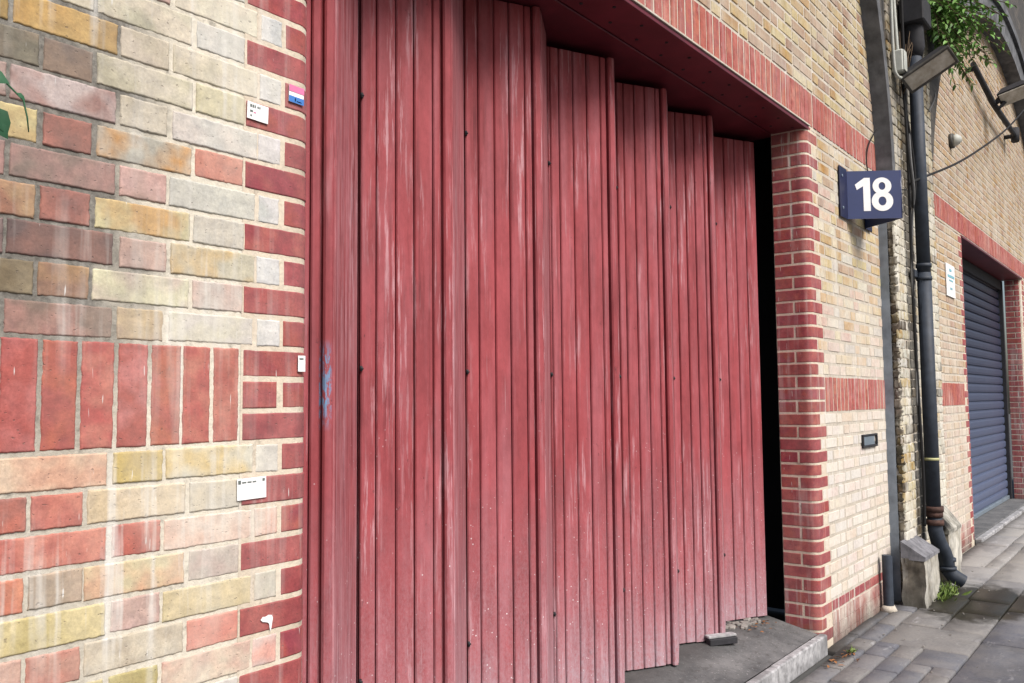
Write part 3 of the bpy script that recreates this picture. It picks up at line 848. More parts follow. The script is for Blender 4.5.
# spandrels over the arches with soffits
m = MB(); NX = 300; prev = None
for i in range(NX + 1):
    x = -1.8 + 19.5 * i / NX
    z = arch_z(x); z = 3.35 if z is None else z
    cur = [m.vert((x, -.099, z)), m.vert((x, -.099, 8.6)), m.vert((x, .15, z))]
    if prev:
        m.face((prev[0], cur[0], cur[1], prev[1])); m.face((prev[2], cur[2], cur[0], prev[0]))
    prev = cur
s = NT('sooty_brick_face'); G = s.gpos()
bt = s.n('ShaderNodeTexBrick'); sp = s.sep(G); cb = s.n('ShaderNodeCombineXYZ'); s.l(sp[0], cb.inputs[0]); s.l(sp[2], cb.inputs[1]); s.l(cb.outputs[0], bt.inputs[0])
bt.inputs['Scale'].default_value = 1.0; bt.inputs['Brick Width'].default_value = .225; bt.inputs['Row Height'].default_value = .075; bt.inputs['Mortar Size'].default_value = .006
bt.inputs['Color1'].default_value = (.10, .085, .07, 1); bt.inputs['Color2'].default_value = (.055, .05, .045, 1); bt.inputs['Mortar'].default_value = (.05, .048, .045, 1)
n = s.noise(3, 5, .7, vec=G)
M['spandrel'] = s.fin(s.mix(s.ramp(n, .35, .7), bt.outputs[0], (.03, .03, .03)), .9, s.math('ADD', bt.outputs[1], n), .5, .006)
m.build('spandrel', M['spandrel'], via)
# moulded dark ring round the arches
def ring(cx, rx, rz, zs, r0, r1, y0, y1, a0, a1, name='arch_ring'):
    m = MB(); n = 70; prev = None
    for i in range(n + 1):
        a = rad(a0 + (a1 - a0) * i / n)
        row = []
        for rr, y in ((r0, y0), (r0, y1), (r1, y1), (r1, y0)):
            row.append(m.vert((cx + (rx + rr) * math.cos(a), y, zs + (rz + rr) * math.sin(a))))
        if prev:
            for q in range(4): m.face((prev[q], row[q], row[(q+1) % 4], prev[(q+1) % 4]))
        prev = row
    return m.build(name, M['ring'], via)
M['ring'] = mat_simple('dark_arch_render', lin((116, 118, 122), .6), .9, .5, 9, 0, .9)
ring(ARCH2[0], ARCH2[1], 3.05, ARCH2[2], -.02, .24, .02, -.17, 3, 138)
ring(ARCH2[0], ARCH2[1], 3.05, ARCH2[2], .25, .36, .02, -.21, 3, 136)
ring(ARCH1[0], ARCH1[1], ARCH1[1], ARCH1[2], -.012, .07, .02, -.116, 0, 180)
# plinth blocks either side of the rainwater pipe
def plinth(x0, x1, yf, zt, zb, slope, topz):
    m = MB(); n = 8
    def rough(p, a=.020):
        return (p[0] + a * nz(p[2] * 11, p[1] * 7, 1), p[1] + a * nz(p[0] * 11, p[2] * 9, 2), p[2] + a * .6 * nz(p[0] * 9, p[1] * 9, 3))
    def quad(a, b, c, d, nu, nv, mi=0):
        a, b, c, d = map(Vector, (a, b, c, d)); pts = []
        for i in range(nu + 1):
            t = i / nu; pts.append([rough(tuple((a.lerp(b, t)).lerp(d.lerp(c, t), j / nv))) for j in range(nv + 1)])
        c1, c2 = lin((206, 204, 196), K), lin((150, 144, 130), K)
        nf = len(m.f); m.grid(pts, nu + 1, nv + 1, c1 if not mi else lin((120, 112, 100), K), c2 if not mi else lin((70, 62, 52), K))
        for q in range(nf, len(m.f)): m.mi[q] = mi
    quad((x0, yf, zb), (x1, yf, zb), (x1, yf, zt), (x0, yf, zt), 14, 12)
    quad((x0, -.10, zb), (x0, yf, zb), (x0, yf, zt), (x0, -.10, zt), 7, 12, 1)
    quad((x1, yf, zb), (x1, -.10, zb), (x1, -.10, zt), (x1, yf, zt), 7, 12)
    o = m.build('plinth_block', [M['stone'], M['pier_dark']], via, True)
    m = MB()
    A = [(x0 - .006, yf - .006, zt - .012), (x1 + .004, yf - .008, zt - .010), (x1 + .006, yf - .006, zt + .010), (x0 - .004, yf - .008, zt + .016)]
    B = [(x0 - .006, -.10, zt - .012), (x1 + .004, -.10, zt - .010), (x1 + .006, -.10, topz - .012), (x0 - .004, -.10, topz)]
    a = [m.vert(p) for p in A]; b = [m.vert(p) for p in B]
    for q in ((a[0], a[1], a[2], a[3]), (a[3], a[2], b[2], b[3]), (a[0], a[3], b[3], b[0]), (a[1], b[1], b[2], a[2]), (b[1], b[0], b[3], b[2]), (a[1], a[0], b[0], b[1])): m.face(q)
    return m, o
mc, _ = plinth(6.56, 7.00, -.25, .335, -.02, 0, .45); mc.build('plinth_cap', M['slate'], via)
mc, _ = plinth(7.50, 7.98, -.22, .40, -.02, 0, .58); mc.build('plinth_cap', M['stone'], via)

# ------------------------------------------------------------------ bay two wall and shutter
XL2, XR2, ZS2 = 9.82, 13.90, 3.13
w2 = thing('brick_wall', 'far brick wall around the blue roller shutter, beyond the drainpipe', 'wall', (11.9, 0, 0), 'brick infill walls under the arches')
A2 = lambda z: ARCH2[1] * math.sqrt(max(0, 1 - ((z - ARCH2[2]) / 3.05) ** 2)) if z > ARCH2[2] else ARCH2[1]
m = MB(); mq = MB(); mbb = MB()
q2L, c2L = P_jamb(XL2, -1, .215); q2R, c2R = P_jamb(XR2, 1, .215)
for k in range(-18, 30):
    if k in (0, -1, -2, -3): continue
    z0, z1 = zrow(k)
    if z0 > ZS2 - .02: break
    z1 = min(z1, ZS2 - .006); full = k % 2 == 0
    e = .215 if full else .1075
    for (a, b) in course_list(XL2 - e, 8.10, -1, k % 2): brick(m, P_wall(), a, b, z0, z1, pick('b2'))
    for (a, b) in course_list(XR2 + e, 16.4, 1, k % 2): brick(m, P_wall(), a, b, z0, z1, pick('b2'))
z = ZS2 + .225; k = 0
while z < 6.0:
    for (a, b) in course_list(8.0, 16.4, 1, k % 2):
        if abs((a + b) / 2 - ARCH2[0]) > A2(z) + .1: continue
        brick(m, P_wall(), a, b, z + .005, z + .07, pick('b2'))
    z += CO; k += 1
M['stock_b2'] = mat_brick('stock_brick_bay_two', .4, .45, .3, .06, .2, 7, bright_low=0.4)
m.build('stock_brickwork', M['stock_b2'], w2, True)
def quoin2(mb, pos, corn, flip):
    for k in range(-21, 30):
        if k == 0: continue
        z0, z1 = zrow(k)
        if z0 > ZS2 - .01: break
        z1 = min(z1, ZS2 - .004); full = k % 2 == 0; g = .005
        if full:
            jamb_brick(mb, pos, .1125 + g, corn + .205, z0, z1, pick('red'), flip=flip, step=.05)
            jamb_brick(mb, pos, 0, .1125 - g, z0, z1, pick('red'), flip=flip, step=.05)
        else: jamb_brick(mb, pos, 0, corn + .0975, z0, z1, pick('red'), flip=flip, step=.05)
quoin2(mq, q2L, c2L, True); mq.build('red_quoin', M['red'], w2, True)
mq = MB(); quoin2(mq, q2R, c2R, False); mq.build('red_quoin', M['red'], w2, True)
for rng in ((8.10, XL2 - .21), (XR2 + .21, 16.4)):
    m = MB(); soldiers(m, rng[0], rng[1], H - 3*CO, H); m.build('soldier_band', M['red'], w2, True)
m = MB(); soldiers(m, 8.1, 16.4, ZS2, ZS2 + .225); m.build('soldier_lintel', M['red'], w2, True)
m = MB()
for i in range(4):
    z0 = WB - CO * (i + 1)
    for rng in ((8.1, XL2 - .21), (XR2 + .21, 16.4)):
        for (a, b) in course_list(rng[0], rng[1], 1, i): brick(m, P_wall(-.002), a, b + .004, max(-.02, z0 + .004), z0 + CO - .003, pick('base'), bev=.003)
m.build('stained_base', M['red_base'], w2, True)
m = MB(); sheet(m, 8.05, XL2 - .2, -.05, ZS2, .004, .3); sheet(m, XR2 + .2, 16.45, -.05, ZS2, .004, .3)
pts = []
for i in range(61):
    x = 8.0 + 8.45 * i / 60; t = 1 - ((x - 12.2) / 4.3) ** 2
    pts.append([(x, .004, ZS2), (x, .004, max(3.2, 2.9 + 3.15 * math.sqrt(max(0, t))))])
m.grid(pts, 61, 2); m.build('mortar', M['mortar_far'], w2)
m = MB(); jamb_mortar(m, q2L, c2L, True, -.003, ZS2); jamb_mortar(m, q2R, c2R, False, -.003, ZS2); m.build('mortar', M['mortar_cream'], w2)
m = MB(); m.box(XL2, XR2 + .055, -.004, .33, ZS2 - .004, ZS2 - .03, .003); m.build('soffit_board', M['soffit'], w2)

sh = thing('roller_shutter', 'blue grey steel roller shutter, closed, at the far right', 'shutter', (11.86, .3, .1))
m = MB(); pit = .110; z = .085; prev = None
prof = []
while z < 3.10:
    prof += [(z, .300), (z + .006, .286), (z + .03, .280), (z + .07, .279), (z + .090, .283), (z + .096, .300), (z + .106, .304)]
    z += pit
for (zz, yy) in prof:
    cur = [m.vert((XL2 + .02, yy, zz)), m.vert((XR2 - .02, yy, zz))]
    if prev: m.face((prev[0], prev[1], cur[1], cur[0]), False)
    prev = cur
m.build('slat_curtain', M['shutter'], sh)
m = MB(); m.box(XL2 + .0, XR2 - .0, .262, .31, .036, .083, .004); m.build('bottom_rail', M['steel'], sh)
for x in (XL2 + .0, XR2 - .062):
    m = MB(); m.box(x, x + .06, .235, .325, .036, 3.09, .003); m.build('guide_channel', M['dark_metal'], sh)
m = MB(); m.box(XL2 + .065, XR2 - .065, .245, .33, 2.96, 3.09, .004); m.build('shutter_hood', M['dark_metal'], sh)
m = MB(); m.box(XL2, XR2, .012, .75, -.02, .035, .008); struct(m.build('threshold_slab', M['concrete']))
m = MB(); x = XL2
while x < XR2 - .1:
    e = min(x + .68, XR2); m.box(x + .003, e - .003, -.06, .008, -.03, .032, .008); x = e
struct(m.build('threshold_kerb', M['kerb']))

# ------------------------------------------------------------------ number sign
sg = thing('number_sign', 'blue projecting sign with white number 18 on the brick wall', 'sign', (5.9, 0, 2.66))
A = Vector((5.90, -.012)); B = Vector((6.105, -.302)); Cc = Vector((6.31, -.012))
def panel(m, p, q, z0, z1, th=.004):
    u = (q - p).normalized(); n = Vector((u.y, -u.x))
    pts = [(p.x, p.y, z0), (q.x, q.y, z0), (q.x, q.y, z1), (p.x, p.y, z1)]
    m.poly(pts, (n.x * th, n.y * th, 0))
z0, z1 = 2.66, 2.985
m = MB(); panel(m, A, B, z0, z1); m.build('sign_panel', M['sign_blue'], sg)
m = MB(); panel(m, B + Vector((.004, .002)), Cc, z0, z1); m.build('sign_panel', M['sign_blue'], sg)
for xa, xb, x in ((5.745, 5.898, 5.79), (6.312, 6.46, 6.42)):
    m = MB(); m.box(xa, xb, -.016, -.006, z0 - .005, z1 + .012, .002)
    fl = m.build('mounting_flange', M['sign_dark'], sg)
    for z in (z0 + .06, z1 - .05):
        m = MB(); m.tube([(x, -.016, z), (x, -.021, z)], .009, 10); m.build('rivet', M['steel'], fl)
m = MB(); m.tube([(B.x, B.y - .001, z0), (B.x, B.y - .001, z1)], .005, 8); m.build('nose_trim', M['sign_blue'], sg)
# numerals on both faces
def numerals(p, q, out):
    u = (q - p).normalized(); n = out; L = (q - p).length
    m = MB(); hgt = .225; zb = z0 + .052; lift = .0045
    def P(a, b, d=0.0):
        w = p + u * a + n * (lift + d); return (w.x, w.y, zb + b)
    # one
    a0 = .052
    S = hgt
    one = [(.060*1.15, 0), (.112*1.15, 0), (.112*1.15, 1*S), (.068*1.15, 1*S), (.040, .76*S + .02), (.018, .70*S + .014), (.004, .82*S + .0), (.0, .79*S)]
    one = [(.072, 0), (.118, 0), (.118, S), (.080, S), (.018, .80*S), (.030, .64*S), (.072, .75*S)]
    n0 = (n.x * .0012, n.y * .0012, 0)
    m.poly([P(a0 + x - .018, y) for x, y in one], n0)
    # eight: two rings
    def ringp(cx, cy, rx, rz, ix, iz, d):
        N_ = 36; o = []; inn = []
        for i in range(N_):
            t = 2 * math.pi * i / N_
            o.append(m.vert(P(cx + rx * math.cos(t), cy + rz * math.sin(t), d))); inn.append(m.vert(P(cx + ix * math.cos(t), cy + iz * math.sin(t), d)))
        for i in range(N_):
            j = (i + 1) % N_; m.face((o[i], o[j], inn[j], inn[i]))
    cx = a0 + .178
    ringp(cx, .292 * S, .071, .292 * S + .002, .026, .135 * S, .0022)
    ringp(cx, .745 * S, .062, .257 * S, .022, .118 * S, .0027)
    return m
un = (B - A).normalized(); na = Vector((un.y, -un.x))
if na.x > 0: na = -na
numerals(A, B, na).build('numerals', M['white'], sg)
un = (Cc - B).normalized(); nb = Vector((un.y, -un.x))
if nb.x < 0: nb = -nb
numerals(B, Cc, nb).build('numerals', M['white'], sg)

# ------------------------------------------------------------------ rainwater pipe
dp = thing('drainpipe', 'dark iron drainpipe down the old pier with a kicked out foot', 'drainpipe', (7.18, -.19, 0))
px, py = 7.165, -.195
m = MB(); m.tube([(px, py, .60), (px, py, 2.42)], .052, 20); m.tube([(px, py, 2.42), (px - .005, py, 4.15)], .050, 20)
m.build('pipe', M['pipe'], dp)
m = MB()
for z in (2.36, 2.46): m.tube([(px, py, z), (px, py, z + .030)], .0575, 20)
m.box(px - .11, px + .10, -.16, -.12, 2.38, 2.44, .005); m.build('pipe_collar', M['pipe'], dp)
m = MB(); m.tube([(px, py, .985), (px, py, 1.005)], .0535, 20); m.build('tape_band', M['yellow'], dp)
m = MB()
for z, r_ in ((.50, .066), (.56, .062), (.60, .068)): m.tube([(px + .01, py, z), (px + .01, py, z + .04)], r_, 20)
m.build('pipe_collar', M['rust'], dp)
m = MB(); m.tube([(px + .01, py, .56), (px + .02, py, .46), (px + .07, py - .01, .36), (px + .17, py - .02, .28), (px + .22, py - .03, .20), (px + .235, py - .03, .13)], [.052, .054, .056, .056, .056, .054], 20)
m.build('pipe_bend', M['pipe'], dp)
m = MB()
for z, r_ in ((.135, .066), (.20, .064)): m.tube([(px + .232, py - .03, z), (px + .232, py - .03, z + .025)], r_, 20)
m.build('pipe_collar', M['pipe'], dp)
m = MB(); m.tube([(px + .235, py - .03, .14), (px + .25, py - .06, .09), (px + .28, py - .13, .045)], [.056, .056, .050], 20, cap=False)
m.tube([(px + .28, py - .13, .045), (px + .25, py - .06, .09), (px + .235, py - .03, .14)], [.045, .05, .05], 20, cap=False)
m.build('pipe_shoe', M['pipe'], dp)
m = MB(); m.tube([(px, py, 4.12), (px, py, 4.2), (px - .02, py, 4.3), (px - .02, py + .0, 4.75)], [.055, .075, .075, .052], 20)
m.box(px - .14, px + .12, -.30, -.12, 4.36, 4.56, .01)
m.build('rainwater_hopper', M['dark_metal'], dp)

st = thing('stub_pipe', 'short grey stub of pipe standing against the wall base', 'pipe', (6.37, -.06, 0))
m = MB(); m.tube([(6.37, -.055, -.01), (6.37, -.055, .375)], .034, 16, cap=False); m.tube([(6.37, -.055, .375), (6.37, -.055, .02)], .029, 16, cap=True)
m.build('pipe', M['pipe'], st)
m = MB(); m.tube([(6.37, -.055, -.01), (6.37, -.055, .035)], [.062, .040], 14); m.build('cement_collar', M['mortar_far'], st)

# ------------------------------------------------------------------ cables
def cable(name, pts, r, label, mat='rubber', group=None, steps=8):
    P_ = [Vector(p) for p in pts]; out = []
    for i in range(len(P_) - 1):
        a, b, c, d = P_[max(0, i-1)], P_[i], P_[i+1], P_[min(len(P_)-1, i+2)]
        for s_ in range(steps):
            t = s_ / steps
            out.append(.5 * ((2*b) + (c - a) * t + (2*a - 5*b + 4*c - d) * t*t + (-a + 3*b - 3*c + d) * t**3))
    out.append(P_[-1]); m = MB(); m.tube(out, r, 6)
    return tag(m.build(name, M[mat]), label, 'cable', group or 'cables on the viaduct')
cable('cable', [(6.97, -.155, 3.08), (7.11, -.2, 3.143), (8.381, -.225, 3.527), (9.512, -.25, 3.916), (11.083, -.275, 4.495), (12.474, -.3, 5.085)], .010, 'long black cable sagging from the pier to the far right lamp')
cable('cable', [(6.98, -.155, 4.6), (7.0, -.15, 3.9), (6.97, -.16, 3.2), (6.99, -.15, 2.3), (7.0, -.155, 1.6), (7.04, -.16, .9), (7.06, -.15, .5)], .012, 'thick black cable clipped down the pier beside the drainpipe')
cable('cable', [(6.93, -.15, 3.85), (6.90, -.17, 3.6), (6.86, -.19, 3.3), (6.88, -.20, 3.05), (6.97, -.18, 2.9), (7.03, -.19, 3.1), (7.0, -.18, 3.4), (6.93, -.16, 3.7)], .009, 'black cable hanging in a loop on the pier above the number sign')
cable('cable', [(6.99, -.17, 3.5), (6.93, -.19, 3.25), (6.94, -.2, 3.02), (7.0, -.17, 2.85), (6.98, -.15, 2.45), (7.0, -.15, 1.9), (6.98, -.15, 1.4)], .007, 'thin grey cable running down the pier behind the black one', 'cablegrey')
cable('cable', [(6.62, -.17, 4.7), (6.64, -.16, 4.3), (6.70, -.15, 3.95), (6.74, -.16, 3.86), (6.84, -.18, 3.87), (6.88, -.16, 3.95)], .012, 'grey cable looping below the white junction box', 'plastic')
cable('cable', [(6.75, -.16, 4.9), (6.76, -.15, 4.5), (6.80, -.15, 4.15), (6.82, -.15, 4.05)], .014, 'pale conduit dropping into the top of the junction box', 'plastic')
cable('cable', [(6.62, -.03, 3.45), (6.45, -.01, 3.28), (6.40, -.012, 3.12), (6.52, -.01, 3.03), (6.70, -.13, 3.0), (6.92, -.15, 3.03)], .005, 'thin black wire curling over the wall behind the number sign')
cable('cable', [(7.9, -.13, 3.9), (8.2, -.12, 4.1), (8.5, -.06, 4.3), (8.75, -.02, 4.45)], .006, 'thin grey wire crossing the far wall by the foliage', 'cablegrey')

jb = thing('junction_box', 'small white junction box on the pier beside the floodlight', 'box', (6.81, -.13, 3.97))
m = MB(); m.box(6.765, 6.865, -.20, -.115, 3.90, 4.07, .010); m.build('box_body', M['plastic'], jb)
m = MB(); m.box(6.772, 6.858, -.206, -.201, 3.908, 4.062, .002); m.build('box_lid', M['plastic'], jb)

# ------------------------------------------------------------------ floodlights
fl1 = thing('floodlight', 'grey rectangular floodlight sticking out beside the drainpipe top', 'floodlight', (6.95, -.12, 3.8), 'floodlights')
P0 = Vector((6.86, -.19, 3.80)); P1 = Vector((6.86, -.50, 3.955))
ax_ = (P1 - P0).normalized(); L = (P1 - P0).length + .03
dn = Vector((-.45, .10, -.80)); dn = (dn - ax_ * dn.dot(ax_)).normalized(); sd = ax_.cross(dn)
mt = Matrix(((ax_.x, sd.x, dn.x, P0.x), (ax_.y, sd.y, dn.y, P0.y), (ax_.z, sd.z, dn.z, P0.z), (0, 0, 0, 1)))
mt = mt @ Matrix.Translation((0, 0, -.02))
m = MB()
a = [m.vert(mt @ Vector(v)) for v in ((0, -.08, 0), (L, -.08, 0), (L, .08, 0), (0, .08, 0))]
b = [m.vert(mt @ Vector(v)) for v in ((.05, -.05, -.10), (L - .05, -.05, -.10), (L - .05, .05, -.10), (.05, .05, -.10))]
m.face(a); m.face(b[::-1])
for i in range(4): m.face((a[i], b[i], b[(i+1) % 4], a[(i+1) % 4]))
body = m.build('housing', M['dark_metal'], fl1)
m = MB()
for (x0_, x1_, y0_, y1_) in ((0, L, -.085, -.068), (0, L, .068, .085), (0, .018, -.068, .068), (L - .018, L, -.068, .068)):
    m.box(x0_, x1_, y0_, y1_, -.004, .022, .003, mat=mt)
m.build('bezel', M['lamp_body'], fl1)
m = MB(); m.box(.019, L - .019, -.067, .067, .002, .016, .002, mat=mt); m.build('lens', M['glass'], fl1)
m = MB(); m.tube([(6.92, -.11, 3.95), (6.93, -.24, 3.96), tuple(mt @ Vector((L*.4, 0, -.09)))], .014, 8); m.build('bracket', M['dark_metal'], fl1)

fl2 = thing('floodlight', 'small floodlight clamped to a pole high on the far wall', 'floodlight', (11.5, -.2, 4.9), 'floodlights')
Q0 = Vector((11.45, -.17, 4.95)); Q1 = Vector((11.45, -.50, 5.03))
ax_ = (Q1 - Q0).normalized(); L2_ = (Q1 - Q0).length
dn = Vector((-.55, .0, -.75)); dn = (dn - ax_ * dn.dot(ax_)).normalized(); sd = ax_.cross(dn)
m2 = Matrix(((ax_.x, sd.x, dn.x, Q0.x), (ax_.y, sd.y, dn.y, Q0.y), (ax_.z, sd.z, dn.z, Q0.z), (0, 0, 0, 1)))
m = MB()
a = [m.vert(m2 @ Vector(v)) for v in ((0, -.10, 0), (L2_, -.10, 0), (L2_, .10, 0), (0, .10, 0))]
b = [m.vert(m2 @ Vector(v)) for v in ((.06, -.06, -.14), (L2_ - .06, -.06, -.14), (L2_ - .06, .06, -.14), (.06, .06, -.14))]
m.face(a); m.face(b[::-1])
for i in range(4): m.face((a[i], b[i], b[(i+1) % 4], a[(i+1) % 4]))
m.build('housing', M['dark_metal'], fl2)
m = MB(); m.box(.015, L2_ - .015, -.085, .085, .002, .022, .003, mat=m2); m.build('lens', M['glass'], fl2)
m = MB(); m.tube([(11.45, -.10, 4.9), (11.46, -.16, 4.98), (11.46, -.22, 4.92), (11.45, -.16, 4.86), (11.45, -.12, 4.93)], .028, 8)
m.tube([(11.44, -.12, 4.93), (11.45, -.20, 4.97)], .03, 8); m.build('clamp', M['dark_metal'], fl2)
pb = thing('bracket_pole', 'dark diagonal pole fixed across the far wall carrying a floodlight', 'pole', (11.2, -.05, 4.9))
m = MB(); m.tube([(9.5, -.10, 4.66), (10.0, -.12, 4.80)], .03, 8)
m = MB(); D0 = Vector((11.45, .0, 5.25)); m.tube([(10.35, -.09, 5.08), (11.42, -.11, 4.93), (12.95, -.13, 4.90)], [.03, .034, .03], 10); m.build('pole', M['dark_metal'], pb)
m = MB(); m.tube([(12.93, -.13, 4.82), (12.97, -.13, 5.0)], .05, 10); m.tube([(12.95, -.13, 4.9), (12.95, .0, 4.9)], .03, 8); m.build('wall_bracket', M['dark_metal'], pb)
m = MB(); m.tube([(10.45, -.09, 5.06), (10.45, .0, 5.06)], .03, 8); m.build('wall_bracket', M['dark_metal'], pb)

# ------------------------------------------------------------------ small wall fittings
vc = thing('wall_camera', 'small round grey security camera on the far wall above the brick band', 'camera', (9.42, 0, 4.02))
m = MB(); m.tube([(9.42, 0, 4.02), (9.42, -.035, 4.02)], .075, 18); m.build('base', M['lamp_body'], vc)
m = MB(); m.tube([(9.42, -.035, 4.02), (9.42, -.06, 4.02), (9.42, -.085, 4.01), (9.42, -.10, 4.0)], [.062, .06, .045, .015], 18); m.build('dome', M['plastic'], vc)
lpz = thing('letter_plate', 'small zinc letter plate set in the pale brick below the band', 'letter plate', (6.23, 0, 1.17))
m = MB(); x0, x1, z0_, z1_ = 6.06, 6.40, 1.125, 1.215
m.box(x0, x1, -.018, -.001, z1_ - .014, z1_, .003); m.box(x0, x1, -.018, -.001, z0_, z0_ + .014, .003); m.box(x0, x0 + .014, -.018, -.001, z0_ + .014, z1_ - .014, .003); m.box(x1 - .014, x1, -.018, -.001, z0_ + .014, z1_ - .014, .003)
m.build('frame', M['dark_metal'], lpz)
m = MB(); m.box(x0 + .015, x1 - .06, -.012, -.002, z0_ + .015, z1_ - .015, .002); m.build('flap', M['steel'], lpz)
nt = thing('wall_notice', 'white notice with pale blue lines on the wall left of the shutter', 'notice', (9.11, 0, 2.57))
m = MB(); m.box(8.93, 9.30, -.012, -.002, 2.42, 2.735, .002); m.build('board', M['white'], nt)
m = MB()
m.box(9.05, 9.15, -.0145, -.0125, 2.665, 2.69); m.box(8.97, 9.26, -.0145, -.0125, 2.605, 2.63); m.box(9.03, 9.20, -.0145, -.0125, 2.57, 2.585); m.box(9.07, 9.16, -.0145, -.0125, 2.49, 2.51)
m.build('print', M['cyan'], nt)

def sticker(loc, w, h, label, tilt=0.0, prints=(), name='sticker'):
    x, z = loc; t = thing(name, label, 'sticker', (x, 0, z), 'stickers on the red jamb bricks')
    mt = Matrix.Translation((x, 0, z)) @ Matrix.Rotation(tilt, 4, 'Y')
    m = MB(); m.box(-w/2, w/2, -.0052, -.0035, -h/2, h/2, .0004, mat=mt); m.build('paper', M['white'], t)
    for i, (mm, rects) in enumerate(prints):
        m = MB()
        for (a, b, c, d) in rects: m.box(a * w, b * w, -.0062, -.0055, c * h, d * h, 0, mat=mt)
        m.build('print', M[mm], t)
sticker((1.238, 2.169), .060, .042, 'small torn white sticker on a red brick near the door top', .03,
        [('ink', [(-.38, -.30, .20, .36), (-.27, -.20, .20, .36), (-.17, -.12, .20, .36), (-.04, .02, .22, .34), (.05, .10, .22, .34), (-.38, -.24, -.08, .02), (-.36, -.29, -.34, -.24)]), ('pink', [(-.2, -.1, -.1, -.04)])])
sticker((1.352, 2.244), .046, .044, 'small pink, white and blue sticker beside the door frame', .02,
        [('pink', [(-.5, .5, .12, .5)]), ('blue', [(-.5, .5, -.5, -.14)]), ('white', [(-.12, -.05, -.42, -.22), (.02, .34, -.42, -.36)])])
sticker((1.375, 1.565), .022, .040, 'tiny white sticker at the jamb edge on the red band', 0, [('ink', [(-.35, .2, .25, .35)])])
sticker((1.233, 1.269), .080, .050, 'blank white label with one faint line of print on a red brick', -.02,
        [('ink', [(-.47, -.38, .25, .42), (-.34, -.2, .28, .34), (-.16, -.02, .28, .34), (.02, .14, .28, .34), (.36, .44, .30, .42)])])
m = MB(); 
blob = [(0, .004), (.006, .010), (.014, .009), (.022, .012), (.031, .010), (.034, .003), (.032, -.008), (.030, -.020), (.0275, -.027), (.025, -.018), (.024, -.009), (.019, -.005), (.012, -.003), (.005, -.001)]
m.poly([(1.262 + x_, -.0030, .956 + z_) for x_, z_ in blob], (0, -.0012, 0))
tag(m.build('paint_mark', M['white']), 'white paint splash on the lowest visible red jamb brick', 'paint mark')

# ------------------------------------------------------------------ plants
def leaf_quad(m, p, d, n, L, W, fold=.25):
    d = d.normalized(); s_ = d.cross(n).normalized(); n = s_.cross(d).normalized()
    a = m.vert(p); t = m.vert(p + d * L - n * L * .10)
    mid = m.vert(p + d * L * .5 + n * L * .03)
    l1 = m.vert(p + d * L * .35 + s_ * W * .5 + n * W * fold); r1 = m.vert(p + d * L * .35 - s_ * W * .5 + n * W * fold)
    l2 = m.vert(p + d * L * .7 + s_ * W * .36 + n * W * fold * .5); r2 = m.vert(p + d * L * .7 - s_ * W * .36 + n * W * fold * .5)
    for q in ((a, l1, mid), (a, mid, r1), (l1, l2, mid), (mid, r2, r1), (l2, t, mid), (mid, t, r2)): m.face(q, True)
def rv(): return Vector((random.uniform(-1, 1), random.uniform(-1, 1), random.uniform(-1, 1)))
bush = thing('hanging_shrub', 'bright green leafy shrub sprouting from the viaduct above the floodlight', 'shrub', (7.7, -.12, 4.7))
ml, mw = MB(), MB()
root = Vector((7.9, -.12, 4.85))
for i in range(170):
    d = Vector((random.uniform(-.55, 1.2), random.uniform(-.75, -.1), random.uniform(-.5, .35))); ln = random.uniform(.25, .72)
    p = root + Vector((random.uniform(-.3, .45), 0, random.uniform(-.15, .3))); pts = [p.copy()]; dd = d.normalized()
    for k in range(9):
        dd = (dd + Vector((0, 0, -.10)) + rv() * .12).normalized(); p = p + dd * ln / 9; pts.append(p.copy())
        for sgn in (-1, 1):
            ld = (dd * .5 + dd.cross(Vector((0, 0, 1))).normalized() * sgn + Vector((0, 0, -.3)) + rv() * .4)
            leaf_quad(ml, p + rv() * .01, ld, Vector((0, -.3, 1)) + rv() * .5, random.uniform(.045, .09), random.uniform(.018, .034))
    mw.tube(pts, .0035, 4)
ml.build('leaves', M['leaf_fresh'], bush); mw.build('stems', M['twig'], bush)
# dry twigs round the junction box
tw = thing('dead_twigs', 'dry brown twigs caught between the junction box and drainpipe', 'twigs', (6.9, -.15, 3.9))
m = MB()
for i in range(9):
    p = Vector((6.86 + random.uniform(-.05, .2), -.16, 3.72 + random.uniform(0, .25))); q = p + Vector((random.uniform(-.02, .16), random.uniform(-.08, 0), random.uniform(.2, .42)))
    m.tube([p, (p + q) / 2 + rv() * .02, q], [.005, .004, .002], 5)
m.build('twigs', M['twig'], tw)
ivy = thing('climbing_plant', 'dark green climber leaves with a dangling tendril at the left edge', 'plant', (.50, -.05, 1.95))
ml, mw = MB(), MB()
mw.tube([(.46, -.02, 1.80), (.49, -.12, 1.92), (.53, -.18, 2.01), (.575, -.20, 2.03), (.602, -.20, 2.008), (.627, -.20, 1.988), (.634, -.20, 1.96), (.637, -.20, 1.935)], [.004, .004, .003, .0022, .0018, .0016, .0015, .001], 6)
mw.tube([(.49, -.12, 1.92), (.54, -.19, 1.95), (.575, -.20, 1.95)], .003, 5)
